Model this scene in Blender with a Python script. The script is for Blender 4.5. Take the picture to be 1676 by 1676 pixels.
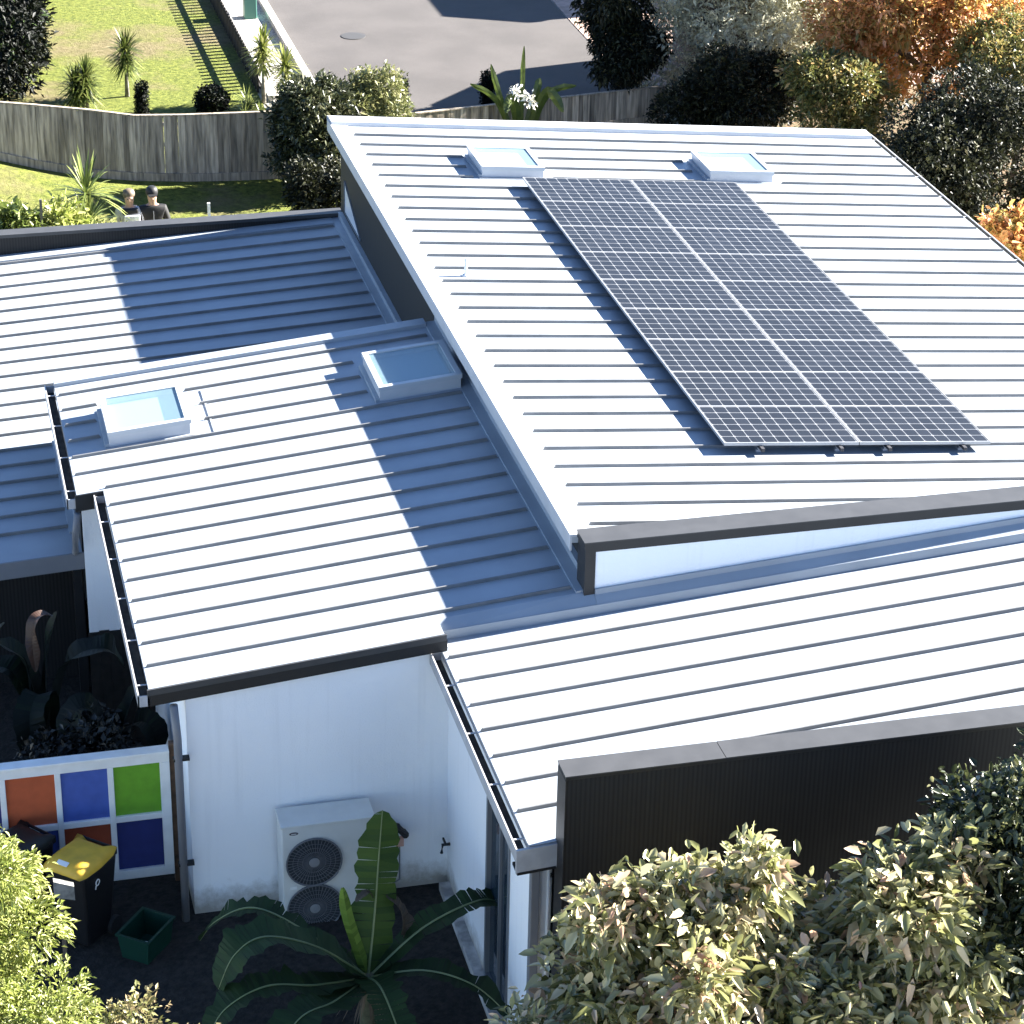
import bpy, math, random
import numpy as np
from mathutils import Vector, Matrix

for o in list(bpy.data.objects): bpy.data.objects.remove(o)
SC = bpy.context.scene
COL = SC.collection

# ------------------------------------------------------------------ camera
RGT = Vector((0.97006391, -0.24204201, 0.01979076))
UPV = Vector((0.09180751, 0.44095155, 0.89282311))
FWD = Vector((0.22482747, 0.86427854, -0.44997246))
cam = bpy.data.cameras.new('camera'); camo = bpy.data.objects.new('camera', cam); COL.objects.link(camo)
cam.sensor_width = 36; cam.lens = 4039.72 / 1676 * 36; cam.clip_start = .5; cam.clip_end = 2000
M3 = Matrix((RGT, UPV, -FWD)).transposed()
camo.matrix_world = Matrix.Translation((-6.0628, -20.3879, 11.4952)) @ M3.to_4x4()
SC.camera = camo

# ------------------------------------------------------------------ light
SUN = Vector((1.98, .20, 1.0)).normalized()
world = bpy.data.worlds.new('World'); SC.world = world; world.use_nodes = True
wn = world.node_tree; bg = wn.nodes['Background']
sky = wn.nodes.new('ShaderNodeTexSky'); sky.sky_type = 'NISHITA'; sky.sun_disc = False
sky.sun_elevation = math.asin(SUN.z); sky.sun_rotation = math.atan2(SUN.x, SUN.y)
sky.air_density = .6; sky.dust_density = 0; sky.ozone_density = 2.2
wn.links.new(sky.outputs[0], bg.inputs[0]); bg.inputs[1].default_value = .05
sl = bpy.data.lights.new('sun', 'SUN'); sl.energy = 5.0; sl.angle = math.radians(.5); sl.color = (1, .955, .88)
so = bpy.data.objects.new('sun', sl); COL.objects.link(so)
so.rotation_euler = (-SUN).to_track_quat('-Z', 'Y').to_euler(); so.location = (20, 5, 30)
SC.view_settings.view_transform = 'Standard'; SC.view_settings.look = 'None'
SC.view_settings.exposure = 3.05; SC.view_settings.gamma = 1
SC.render.engine = 'CYCLES'

# ------------------------------------------------------------------ materials
def mat(name, col, rough=.6, var=0, vscale=3, bump=0, bscale=30, spec=.5, metal=0, col2=None, coat=0):
    m = bpy.data.materials.new(name); m.use_nodes = True; nt = m.node_tree; b = nt.nodes['Principled BSDF']
    b.inputs['Base Color'].default_value = (*col, 1); b.inputs['Roughness'].default_value = rough
    b.inputs['Metallic'].default_value = metal; b.inputs['Specular IOR Level'].default_value = spec
    b.inputs['Coat Weight'].default_value = coat
    tc = nt.nodes.new('ShaderNodeTexCoord')
    if var or col2:
        n = nt.nodes.new('ShaderNodeTexNoise'); n.inputs['Scale'].default_value = vscale; n.inputs['Detail'].default_value = 6
        nt.links.new(tc.outputs['Object'], n.inputs['Vector'])
        r = nt.nodes.new('ShaderNodeValToRGB'); nt.links.new(n.outputs['Fac'], r.inputs[0])
        c2 = col2 or tuple(c * (1 - var) for c in col); c1 = col if col2 else tuple(min(1, c * (1 + var)) for c in col)
        r.color_ramp.elements[0].position = .35; r.color_ramp.elements[1].position = .65
        r.color_ramp.elements[0].color = (*c2, 1); r.color_ramp.elements[1].color = (*c1, 1)
        nt.links.new(r.outputs[0], b.inputs['Base Color'])
    if bump:
        n = nt.nodes.new('ShaderNodeTexNoise'); n.inputs['Scale'].default_value = bscale; n.inputs['Detail'].default_value = 4
        nt.links.new(tc.outputs['Object'], n.inputs['Vector'])
        bp = nt.nodes.new('ShaderNodeBump'); bp.inputs['Strength'].default_value = bump; bp.inputs['Distance'].default_value = .02
        nt.links.new(n.outputs['Fac'], bp.inputs['Height']); nt.links.new(bp.outputs[0], b.inputs['Normal'])
    return m

def leafmat(name, cols, rough=.45, trans=.25, spec=.5):
    """cols: list of (pos, rgb) over a random per-leaf value"""
    m = bpy.data.materials.new(name); m.use_nodes = True; nt = m.node_tree; b = nt.nodes['Principled BSDF']
    a = nt.nodes.new('ShaderNodeAttribute'); a.attribute_name = 'tint'
    r = nt.nodes.new('ShaderNodeValToRGB'); nt.links.new(a.outputs['Fac'], r.inputs[0])
    cr = r.color_ramp
    cr.elements[0].position = cols[0][0]; cr.elements[0].color = (*cols[0][1], 1)
    cr.elements[1].position = cols[-1][0]; cr.elements[1].color = (*cols[-1][1], 1)
    for p, c in cols[1:-1]:
        e = cr.elements.new(p); e.color = (*c, 1)
    nt.links.new(r.outputs[0], b.inputs['Base Color'])
    b.inputs['Roughness'].default_value = rough; b.inputs['Specular IOR Level'].default_value = spec
    t = nt.nodes.new('ShaderNodeBsdfTranslucent'); nt.links.new(r.outputs[0], t.inputs[0])
    mx = nt.nodes.new('ShaderNodeMixShader'); mx.inputs[0].default_value = trans
    nt.links.new(b.outputs[0], mx.inputs[1]); nt.links.new(t.outputs[0], mx.inputs[2])
    nt.links.new(mx.outputs[0], nt.nodes['Material Output'].inputs[0])
    return m

ROOF = mat('roof_steel', (.275, .303, .336), .42, var=.07, vscale=1.3, bump=.10, bscale=2.5)
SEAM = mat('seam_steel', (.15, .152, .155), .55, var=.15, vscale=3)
def _roof_dust():
    nt = ROOF.node_tree; b = nt.nodes['Principled BSDF']
    tc = nt.nodes.new('ShaderNodeTexCoord'); mp = nt.nodes.new('ShaderNodeMapping'); mp.inputs['Scale'].default_value = (.6, 5, 1)
    n = nt.nodes.new('ShaderNodeTexNoise'); n.inputs['Scale'].default_value = 1.5; n.inputs['Detail'].default_value = 5
    nt.links.new(tc.outputs['Object'], mp.inputs[0]); nt.links.new(mp.outputs[0], n.inputs['Vector'])
    mr = nt.nodes.new('ShaderNodeMapRange'); mr.inputs[3].default_value = .33; mr.inputs[4].default_value = .58
    nt.links.new(n.outputs['Fac'], mr.inputs[0]); nt.links.new(mr.outputs[0], b.inputs['Roughness'])
_roof_dust()
TRIM = mat('light_trim', (.44, .45, .47), .45, var=.05, vscale=4)
GUTW = mat('gutter_steel', (.38, .38, .39), .5, var=.12, vscale=6)
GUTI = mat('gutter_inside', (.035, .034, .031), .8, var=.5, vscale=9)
BLACK = mat('black_trim', (.011, .011, .012), .5, var=.2, vscale=3, bump=.1)
GREYC = mat('capping_steel', (.044, .044, .045), .5, var=.10, vscale=5)
PIPE = mat('downpipe_grey', (.16, .165, .18), .5, var=.05)
DARKGLASS = mat('dark_glass', (.02, .035, .05), .05, spec=.8)
FRAME = mat('window_frame', (.14, .15, .165), .4)
PLINTH = mat('plinth_concrete', (.42, .40, .38), .85, var=.35, vscale=7)
WHITEP = mat('white_paint', (.72, .72, .70), .6, var=.06, vscale=6)
ACW = mat('ac_white', (.62, .62, .58), .45, var=.04, vscale=5)
ACD = mat('ac_grille', (.09, .10, .12), .5)
ACB = mat('ac_dark', (.03, .035, .04), .7)
RUBBER = mat('black_rubber', (.015, .015, .015), .7)

def render_mat():
    m = mat('white_render', (.70, .71, .72), .85, bump=.25, bscale=60)
    nt = m.node_tree; b = nt.nodes['Principled BSDF']; tc = nt.nodes.new('ShaderNodeTexCoord')
    sep = nt.nodes.new('ShaderNodeSeparateXYZ'); nt.links.new(tc.outputs['Object'], sep.inputs[0])
    n = nt.nodes.new('ShaderNodeTexNoise'); n.inputs['Scale'].default_value = 5; n.inputs['Detail'].default_value = 8; n.inputs['Roughness'].default_value = .7
    nt.links.new(tc.outputs['Object'], n.inputs['Vector'])
    # splash-back dirt low on the wall: height above the soil plus noise
    ad = nt.nodes.new('ShaderNodeMath'); ad.operation = 'MULTIPLY_ADD'; ad.inputs[1].default_value = .55
    nt.links.new(n.outputs['Fac'], ad.inputs[0]); nt.links.new(sep.outputs['Z'], ad.inputs[2])
    mr = nt.nodes.new('ShaderNodeMapRange'); mr.inputs[1].default_value = .34; mr.inputs[2].default_value = .62
    nt.links.new(ad.outputs[0], mr.inputs[0])
    r = nt.nodes.new('ShaderNodeMixRGB'); r.inputs[1].default_value = (.36, .33, .29, 1)
    n2 = nt.nodes.new('ShaderNodeTexNoise'); n2.inputs['Scale'].default_value = 1.4; n2.inputs['Detail'].default_value = 5
    nt.links.new(tc.outputs['Object'], n2.inputs['Vector'])
    r2 = nt.nodes.new('ShaderNodeMixRGB'); r2.inputs[1].default_value = (.78, .79, .80, 1); r2.inputs[2].default_value = (.85, .86, .87, 1)
    nt.links.new(n2.outputs['Fac'], r2.inputs[0]); nt.links.new(r2.outputs[0], r.inputs[2])
    nt.links.new(mr.outputs[0], r.inputs[0])
    mp = nt.nodes.new('ShaderNodeMapping'); mp.inputs['Scale'].default_value = (7, 7, .35); nt.links.new(tc.outputs['Object'], mp.inputs[0])
    n3 = nt.nodes.new('ShaderNodeTexNoise'); n3.inputs['Scale'].default_value = 1.6; n3.inputs['Detail'].default_value = 7; nt.links.new(mp.outputs[0], n3.inputs['Vector'])
    m3 = nt.nodes.new('ShaderNodeMapRange'); m3.inputs[1].default_value = .55; m3.inputs[2].default_value = .78; m3.inputs[3].default_value = 1; m3.inputs[4].default_value = .93; nt.links.new(n3.outputs['Fac'], m3.inputs[0])
    x3 = nt.nodes.new('ShaderNodeMixRGB'); x3.blend_type = 'MULTIPLY'; x3.inputs[0].default_value = 1; nt.links.new(r.outputs[0], x3.inputs[1]); nt.links.new(m3.outputs[0], x3.inputs[2])
    nt.links.new(x3.outputs[0], b.inputs['Base Color'])
    return m
RENDER = render_mat()

def clad_mat():
    m = mat('black_cladding', (.020, .020, .021), .7)
    nt = m.node_tree; b = nt.nodes['Principled BSDF']; tc = nt.nodes.new('ShaderNodeTexCoord')
    mp = nt.nodes.new('ShaderNodeMapping'); nt.links.new(tc.outputs['Object'], mp.inputs[0]); mp.inputs['Scale'].default_value = (22, 22, .7)
    n = nt.nodes.new('ShaderNodeTexNoise'); n.inputs['Scale'].default_value = 2; n.inputs['Detail'].default_value = 3
    nt.links.new(mp.outputs[0], n.inputs['Vector'])
    r = nt.nodes.new('ShaderNodeValToRGB'); r.color_ramp.elements[0].color = (.002, .002, .0025, 1); r.color_ramp.elements[1].color = (.011, .0105, .010, 1)
    nt.links.new(n.outputs['Fac'], r.inputs[0])
    sp = nt.nodes.new('ShaderNodeSeparateXYZ'); nt.links.new(tc.outputs['Object'], sp.inputs[0])
    a1 = nt.nodes.new('ShaderNodeMath'); a1.operation = 'ADD'; nt.links.new(sp.outputs[0], a1.inputs[0]); nt.links.new(sp.outputs[1], a1.inputs[1])
    a2 = nt.nodes.new('ShaderNodeMath'); a2.operation = 'PINGPONG'; a2.inputs[1].default_value = .021; nt.links.new(a1.outputs[0], a2.inputs[0])
    a3 = nt.nodes.new('ShaderNodeMapRange'); a3.inputs[1].default_value = .006; a3.inputs[2].default_value = .012; a3.inputs[3].default_value = .35; a3.inputs[4].default_value = 1.6; nt.links.new(a2.outputs[0], a3.inputs[0])
    mx = nt.nodes.new('ShaderNodeMixRGB'); mx.blend_type = 'MULTIPLY'; mx.inputs[0].default_value = 1; nt.links.new(r.outputs[0], mx.inputs[1]); nt.links.new(a3.outputs[0], mx.inputs[2])
    nt.links.new(mx.outputs[0], b.inputs['Base Color'])
    return m
CLAD = clad_mat()

def pv_mat():
    m = bpy.data.materials.new('pv_cells'); m.use_nodes = True; nt = m.node_tree; b = nt.nodes['Principled BSDF']
    uv = nt.nodes.new('ShaderNodeUVMap'); sep = nt.nodes.new('ShaderNodeSeparateXYZ'); nt.links.new(uv.outputs[0], sep.inputs[0])
    def mth(op, a, b_=None):
        n = nt.nodes.new('ShaderNodeMath'); n.operation = op
        for i, v in enumerate((a, b_)):
            if v is None: continue
            if isinstance(v, (int, float)): n.inputs[i].default_value = v
            else: nt.links.new(v, n.inputs[i])
        return n.outputs[0]
    fx = mth('ABSOLUTE', mth('SUBTRACT', mth('FRACT', sep.outputs[0]), .5)); fy = mth('ABSOLUTE', mth('SUBTRACT', mth('FRACT', sep.outputs[1]), .5))
    lx = mth('GREATER_THAN', fx, .476); ly = mth('GREATER_THAN', fy, .472); dm = mth('GREATER_THAN', mth('ADD', fx, fy), .86)
    k = mth('MAXIMUM', mth('MAXIMUM', lx, ly), dm)
    # a little difference from cell to cell
    cx = mth('FLOOR', sep.outputs[0]); cy = mth('FLOOR', sep.outputs[1])
    cmb = nt.nodes.new('ShaderNodeCombineXYZ'); nt.links.new(cx, cmb.inputs[0]); nt.links.new(cy, cmb.inputs[1])
    wnz = nt.nodes.new('ShaderNodeTexWhiteNoise'); nt.links.new(cmb.outputs[0], wnz.inputs['Vector'])
    c1 = nt.nodes.new('ShaderNodeMixRGB'); c1.inputs[1].default_value = (.0065, .007, .009, 1); c1.inputs[2].default_value = (.011, .012, .0155, 1)
    nt.links.new(wnz.outputs['Value'], c1.inputs[0])
    mx = nt.nodes.new('ShaderNodeMixRGB'); nt.links.new(k, mx.inputs[0]); nt.links.new(c1.outputs[0], mx.inputs[1]); mx.inputs[2].default_value = (.17, .175, .185, 1)
    nt.links.new(mx.outputs[0], b.inputs['Base Color']); b.inputs['Roughness'].default_value = .45; b.inputs['Specular IOR Level'].default_value = .2
    b.inputs['Coat Weight'].default_value = .1; b.inputs['Coat Roughness'].default_value = .12
    return m
PV = pv_mat()
PVF = mat('pv_frame', (.38, .385, .39), .4, metal=.3)
PVU = mat('pv_underside', (.03, .03, .035), .6)

def glass_mat():
    m = bpy.data.materials.new('skylight_glass'); m.use_nodes = True; nt = m.node_tree
    for n in list(nt.nodes):
        if n.type != 'OUTPUT_MATERIAL': nt.nodes.remove(n)
    t = nt.nodes.new('ShaderNodeBsdfTransparent'); t.inputs[0].default_value = (.80, .90, .93, 1)
    g = nt.nodes.new('ShaderNodeBsdfGlossy'); g.inputs['Roughness'].default_value = .03
    mx = nt.nodes.new('ShaderNodeMixShader'); mx.inputs[0].default_value = .12
    df = nt.nodes.new('ShaderNodeBsdfDiffuse'); df.inputs[0].default_value = (.26, .38, .44, 1); m2 = nt.nodes.new('ShaderNodeMixShader'); m2.inputs[0].default_value = .42
    nt.links.new(t.outputs[0], m2.inputs[1]); nt.links.new(df.outputs[0], m2.inputs[2]); nt.links.new(m2.outputs[0], mx.inputs[1]); nt.links.new(g.outputs[0], mx.inputs[2])
    nt.links.new(mx.outputs[0], nt.nodes['Material Output'].inputs[0])
    return m
SKYG = glass_mat()
SHAFT = mat('skylight_well', (.42, .48, .50), .8)

# ------------------------------------------------------------------ mesh builder
OFF = {}
class MB:
    def __init__(s): s.v = []; s.f = []; s.t = []; s.uv = None
    def quad(s, *p, t=.5):
        i = len(s.v); s.v += [tuple(q) for q in p]; s.f.append(tuple(range(i, i + len(p)))); s.t.append(t); return s
    def box(s, x0, x1, y0, y1, z0, z1):
        return s.hexa([(x0, y0, z0), (x1, y0, z0), (x1, y1, z0), (x0, y1, z0), (x0, y0, z1), (x1, y0, z1), (x1, y1, z1), (x0, y1, z1)])
    def hexa(s, p, t=.5):
        i = len(s.v); s.v += [tuple(q) for q in p]
        for f in ((3, 2, 1, 0), (4, 5, 6, 7), (0, 1, 5, 4), (1, 2, 6, 5), (2, 3, 7, 6), (3, 0, 4, 7)): s.f.append(tuple(i + k for k in f)); s.t.append(t)
        return s
    def slab(s, x0, x1, y0, y1, zf, dz0, dz1):
        """box whose top/bottom follow the plane zf(x)"""
        a, b = zf(x0), zf(x1)
        return s.hexa([(x0, y0, a + dz0), (x1, y0, b + dz0), (x1, y1, b + dz0), (x0, y1, a + dz0), (x0, y0, a + dz1), (x1, y0, b + dz1), (x1, y1, b + dz1), (x0, y1, a + dz1)])
    def bar(s, a, b, w, h=None, up=(0, 0, 1)):
        a, b = Vector(a), Vector(b); d = (b - a).normalized(); u = Vector(up)
        if abs(d.dot(u)) > .95: u = Vector((1, 0, 0))
        sd = d.cross(u).normalized() * w / 2; u2 = sd.cross(d).normalized() * (h or w) / 2
        return s.hexa([a - sd - u2, b - sd - u2, b + sd - u2, a + sd - u2, a - sd + u2, b - sd + u2, b + sd + u2, a + sd + u2])
    def tube(s, pts, rad, n=8, t=.5, cap=True):
        pts = [Vector(p) for p in pts]; R = rad if hasattr(rad, '__len__') else [rad] * len(pts)
        i0 = len(s.v)
        for k, p in enumerate(pts):
            d = (pts[min(k + 1, len(pts) - 1)] - pts[max(k - 1, 0)]).normalized()
            u = Vector((0, 0, 1)) if abs(d.z) < .9 else Vector((1, 0, 0))
            a = d.cross(u).normalized(); b = a.cross(d)
            for j in range(n):
                th = 2 * math.pi * j / n; s.v.append(tuple(p + (a * math.cos(th) + b * math.sin(th)) * R[k]))
        for k in range(len(pts) - 1):
            for j in range(n):
                a_ = i0 + k * n + j; b_ = i0 + k * n + (j + 1) % n; s.f.append((a_, b_, b_ + n, a_ + n)); s.t.append(t)
        if cap:
            s.f.append(tuple(i0 + j for j in reversed(range(n)))); s.t.append(t)
            s.f.append(tuple(i0 + (len(pts) - 1) * n + j for j in range(n))); s.t.append(t)
        return s
    def lathe(s, c, prof, n=24, axis='z', t=.5):
        """prof: list of (radius, height along axis)"""
        i0 = len(s.v); c = Vector(c)
        for r, h in prof:
            for j in range(n):
                th = 2 * math.pi * j / n; a, b = r * math.cos(th), r * math.sin(th)
                s.v.append(tuple(c + (Vector((a, b, h)) if axis == 'z' else Vector((a, h, b)) if axis == 'y' else Vector((h, a, b)))))
        for k in range(len(prof) - 1):
            for j in range(n):
                a_ = i0 + k * n + j; b_ = i0 + k * n + (j + 1) % n; s.f.append((a_, b_, b_ + n, a_ + n)); s.t.append(t)
        s.f.append(tuple(i0 + (len(prof) - 1) * n + j for j in range(n))); s.t.append(t)
        s.f.append(tuple(i0 + j for j in range(n))); s.t.append(t)
        return s
    def prism(s, poly, z0, z1):
        n = len(poly); i = len(s.v); s.v += [(x, y, z0) for x, y in poly] + [(x, y, z1) for x, y in poly]
        s.f.append(tuple(i + k for k in reversed(range(n)))); s.t.append(.5); s.f.append(tuple(i + n + k for k in range(n))); s.t.append(.5)
        for k in range(n): s.f.append((i + k, i + (k + 1) % n, i + n + (k + 1) % n, i + n + k)); s.t.append(.5)
        return s
    def xprism(s, poly, y0, y1):
        """polygon in x-z extruded along y"""
        n = len(poly); i = len(s.v); s.v += [(x, y0, z) for x, z in poly] + [(x, y1, z) for x, z in poly]
        s.f.append(tuple(i + k for k in range(n))); s.t.append(.5); s.f.append(tuple(i + n + k for k in reversed(range(n)))); s.t.append(.5)
        for k in range(n): s.f.append((i + (k + 1) % n, i + k, i + n + k, i + n + (k + 1) % n)); s.t.append(.5)
        return s
    def yprism(s, poly, x0, x1):
        """polygon in y-z extruded along x"""
        n = len(poly); i = len(s.v); s.v += [(x0, y, z) for y, z in poly] + [(x1, y, z) for y, z in poly]
        s.f.append(tuple(i + k for k in range(n))); s.t.append(.5); s.f.append(tuple(i + n + k for k in reversed(range(n)))); s.t.append(.5)
        for k in range(n): s.f.append((i + (k + 1) % n, i + k, i + n + k, i + n + (k + 1) % n)); s.t.append(.5)
        return s
    def rot(s, ang, c):
        ca, sa = math.cos(ang), math.sin(ang)
        s.v = [(c[0] + (x - c[0]) * ca - (y - c[1]) * sa, c[1] + (x - c[0]) * sa + (y - c[1]) * ca, z) for x, y, z in s.v]; return s
    def build(s, name, m, parent=None, smooth=False, bevel=0, fix=True):
        off = OFF.get(parent.name, Vector((0, 0, 0))) if parent else Vector((0, 0, 0))
        me = bpy.data.meshes.new(name)
        me.from_pydata([(x - off.x, y - off.y, z - off.z) for x, y, z in s.v], [], s.f)
        if fix and not s.uv:
            import bmesh
            bm = bmesh.new(); bm.from_mesh(me); bmesh.ops.recalc_face_normals(bm, faces=bm.faces); bm.to_mesh(me); bm.free()
        me.materials.append(m)
        at = me.attributes.new('tint', 'FLOAT', 'FACE')
        if len(s.t) == len(me.polygons): at.data.foreach_set('value', s.t)
        if s.uv:
            ul = me.uv_layers.new(name='UVMap')
            for l, c in zip(ul.data, s.uv): l.uv = c
        if smooth: me.polygons.foreach_set('use_smooth', [True] * len(me.polygons))
        me.update()
        o = bpy.data.objects.new(name, me); COL.objects.link(o)
        if parent: o.parent = parent
        OFF[o.name] = off.copy() if parent else Vector((0, 0, 0))
        if bevel:
            bv = o.modifiers.new('bevel', 'BEVEL'); bv.width = bevel; bv.segments = 2; bv.limit_method = 'ANGLE'
        return o

def tag(o, label=None, cat=None, group=None, kind=None):
    if label: o['label'] = label
    if cat: o['category'] = cat
    if group: o['group'] = group
    if kind: o['kind'] = kind
    return o
def thing(name, loc, label, cat, group=None):
    o = bpy.data.objects.new(name, None); COL.objects.link(o); o.location = loc; o.empty_display_size = .2
    OFF[o.name] = Vector(loc); return tag(o, label, cat, group)

GZ = -3.67
PLr = lambda z0, s: (lambda x: z0 + s * x)
UR = PLr(0, -.0847); L3 = PLr(-.5469, .0911); L1 = PLr(-1.5531, .0507); RR = PLr(-.7416, .0717)

# ------------------------------------------------------------------ ground
def grass_mat():
    m = bpy.data.materials.new('lawn_grass'); m.use_nodes = True; nt = m.node_tree; b = nt.nodes['Principled BSDF']
    tc = nt.nodes.new('ShaderNodeTexCoord')
    def noise(sc, det=6, rough=.6, mp=None):
        n = nt.nodes.new('ShaderNodeTexNoise'); n.inputs['Scale'].default_value = sc; n.inputs['Detail'].default_value = det; n.inputs['Roughness'].default_value = rough
        if mp:
            q = nt.nodes.new('ShaderNodeMapping'); q.inputs['Scale'].default_value = mp; nt.links.new(tc.outputs['Object'], q.inputs[0]); nt.links.new(q.outputs[0], n.inputs['Vector'])
        else: nt.links.new(tc.outputs['Object'], n.inputs['Vector'])
        return n.outputs['Fac']
    r1 = nt.nodes.new('ShaderNodeValToRGB'); nt.links.new(noise(9, 8, .75), r1.inputs[0])
    e = r1.color_ramp.elements; e[0].position = .33; e[0].color = (.035, .055, .008, 1); e[1].position = .62; e[1].color = (.20, .22, .045, 1)
    r2 = nt.nodes.new('ShaderNodeValToRGB'); nt.links.new(noise(7, 6, .75), r2.inputs[0])
    e = r2.color_ramp.elements; e[0].position = .35; e[0].color = (.12, .105, .045, 1); e[1].position = .7; e[1].color = (.22, .18, .10, 1)
    r3 = nt.nodes.new('ShaderNodeValToRGB'); nt.links.new(noise(.42, 5, .62), r3.inputs[0])
    e = r3.color_ramp.elements; e[0].position = .47; e[0].color = (0, 0, 0, 1); e[1].position = .62; e[1].color = (1, 1, 1, 1)
    mx = nt.nodes.new('ShaderNodeMixRGB'); nt.links.new(r3.outputs[0], mx.inputs[0]); nt.links.new(r1.outputs[0], mx.inputs[1]); nt.links.new(r2.outputs[0], mx.inputs[2])
    nt.links.new(mx.outputs[0], b.inputs['Base Color']); b.inputs['Roughness'].default_value = .9; b.inputs['Specular IOR Level'].default_value = .2
    bp = nt.nodes.new('ShaderNodeBump'); bp.inputs['Strength'].default_value = 1; bp.inputs['Distance'].default_value = .09
    nt.links.new(noise(11, 8, .8), bp.inputs['Height']); nt.links.new(bp.outputs[0], b.inputs['Normal'])
    return m
GRASS = grass_mat()
SOIL = mat('soil_mulch', (.014, .012, .010), .95, var=.6, vscale=14, bump=.8, bscale=25)
def asphalt_mat():
    m = mat('driveway_asphalt', (.062, .055, .052), .85, var=.13, vscale=.9, bump=.3, bscale=80)
    nt = m.node_tree; b = nt.nodes['Principled BSDF']; src = b.inputs['Base Color'].links[0].from_socket
    tc = nt.nodes.new('ShaderNodeTexCoord'); n = nt.nodes.new('ShaderNodeTexNoise'); n.inputs['Scale'].default_value = 45; n.inputs['Detail'].default_value = 3
    nt.links.new(tc.outputs['Object'], n.inputs['Vector'])
    mr = nt.nodes.new('ShaderNodeMapRange'); mr.inputs[3].default_value = .72; mr.inputs[4].default_value = 1.25; nt.links.new(n.outputs['Fac'], mr.inputs[0])
    mx = nt.nodes.new('ShaderNodeMixRGB'); mx.blend_type = 'MULTIPLY'; mx.inputs[0].default_value = 1
    nt.links.new(src, mx.inputs[1]); nt.links.new(mr.outputs[0], mx.inputs[2]); nt.links.new(mx.outputs[0], b.inputs['Base Color'])
    return m
ASPH = asphalt_mat()
CONC = mat('pale_concrete', (.42, .40, .37), .85, var=.2, vscale=4)
GRAVEL = mat('pale_gravel', (.40, .37, .33), .9, var=.6, vscale=26, bump=1, bscale=30)
PAVE = mat('pink_paving', (.36, .25, .20), .85, var=.2, vscale=5)
LITTER = mat('leaf_litter', (.16, .085, .045), .9, var=.5, vscale=12, bump=1, bscale=14, col2=(.06, .07, .03))

def poly(name, pts, z, m, kind='structure'):
    b = MB(); b.quad(*[(x, y, z) for x, y in pts]); return tag(b.build(name, m), kind=kind)
FARG = mat('neighbourhood_ground', (.36, .35, .30), .9, var=.2, vscale=.3)
poly('ground', [(-300, -300), (300, -300), (300, 400), (-300, 400)], GZ - .012, FARG)
poly('yard_soil', [(-9.5, -8.5), (6.5, -8.5), (6.5, 26), (-9.5, 26)], GZ, SOIL)
def bank(x):
    """foot of the boundary fence: the near lawn banks up towards the left"""
    X = [-30, -9, -6, -4.436, -3.798, -2.827, -1.725, -.605, .302, 40]; Z = [-1.6, -1.9, -2.6, -2.995, -3.184, -3.42, -3.573, -3.634, -3.657, -3.66]
    return float(np.interp(x, X, Z))
def near_lawn():
    b = MB(); xs = [-30, -20, -14, -11] + [-9 + .45 * i for i in range(23)] + [2, 4, 6, 8.7]; ys = [15.3, 17, 18.5] + [18.9 + .4 * i for i in range(10)] + [22.96]
    for y in ys:
        f = min(1, max(0, (y - 18.5) / 4.4)); f = f * f * (3 - 2 * f)
        for x in xs: b.v.append((x, y, GZ + .004 + max(0, bank(x) - GZ - .004) * f))
    n = len(xs)
    for j in range(len(ys) - 1):
        for i in range(n - 1): k = j * n + i; b.f.append((k, k + 1, k + n + 1, k + n)); b.t.append(.5)
    return tag(b.build('lawn', GRASS, smooth=True), kind='structure')
near_lawn()
poly('lawn', [(1.0, 22.97), (8.7, 22.97), (8.7, 25.0), (3.2, 23.9), (1.0, 23.4)], GZ + .004, GRASS)
poly('lawn', [(-30, 23.02), (.9, 23.02), (1.02, 27.5), (1.1, 60), (-30, 60)], GZ + .004, GRASS)
poly('gravel_strip', [(1.25, 27.3), (2.10, 27.3), (2.14, 60), (1.35, 60)], GZ + .008, GRAVEL)
poly('driveway', [(2.28, 26.4), (9.4, 26.4), (8.7, 29.3), (8.75, 33.1), (9.6, 60), (2.3, 60)], GZ + .008, ASPH)
poly('pavement', [(9.42, 26.4), (18, 26.4), (18, 60), (9.63, 60), (8.78, 33.1), (8.73, 29.3)], GZ + .010, PAVE)
poly('garden_ground', [(9.2, 12), (40, 12), (40, 26.3), (9.2, 26.3)], GZ + .006, LITTER)
kb = MB(); kb.box(2.10, 2.26, 27.0, 60, GZ - .05, GZ + .12); tag(kb.build('kerb', CONC), kind='structure')
kb = MB(); kb.box(1.14, 1.25, 27.6, 60, GZ - .05, GZ + .14); tag(kb.build('kerb', CONC), kind='structure')
mh = MB(); mh.lathe((3.72, 32.0, GZ + .008), [(.27, 0), (.27, .012), (.2, .014)], 28); tag(mh.build('manhole_cover', mat('cast_iron', (.05, .048, .046), .6)), 'round grey manhole cover set in the driveway', 'manhole cover')

# ------------------------------------------------------------------ house
house = thing('house', (0, 0, GZ), 'flat roofed house with pale standing seam metal roofs and white and black walls', 'house')
RW, RH = .024, .037
def roof(name, zf, x0, x1, y0, y1, ribs, th=.07):
    b = MB(); b.slab(x0, x1, y0, y1, zf, -th, 0); nf = len(b.f)
    for (y, a, c) in ribs:
        # seam: upright rib with folded, slightly narrower top
        za, zc = zf(a), zf(c); w = RW / 2
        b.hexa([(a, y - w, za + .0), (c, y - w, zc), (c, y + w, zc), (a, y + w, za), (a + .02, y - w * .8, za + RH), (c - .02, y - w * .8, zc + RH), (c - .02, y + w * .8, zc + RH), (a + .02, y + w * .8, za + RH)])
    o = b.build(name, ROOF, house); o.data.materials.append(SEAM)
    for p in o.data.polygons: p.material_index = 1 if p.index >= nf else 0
    return o

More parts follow.
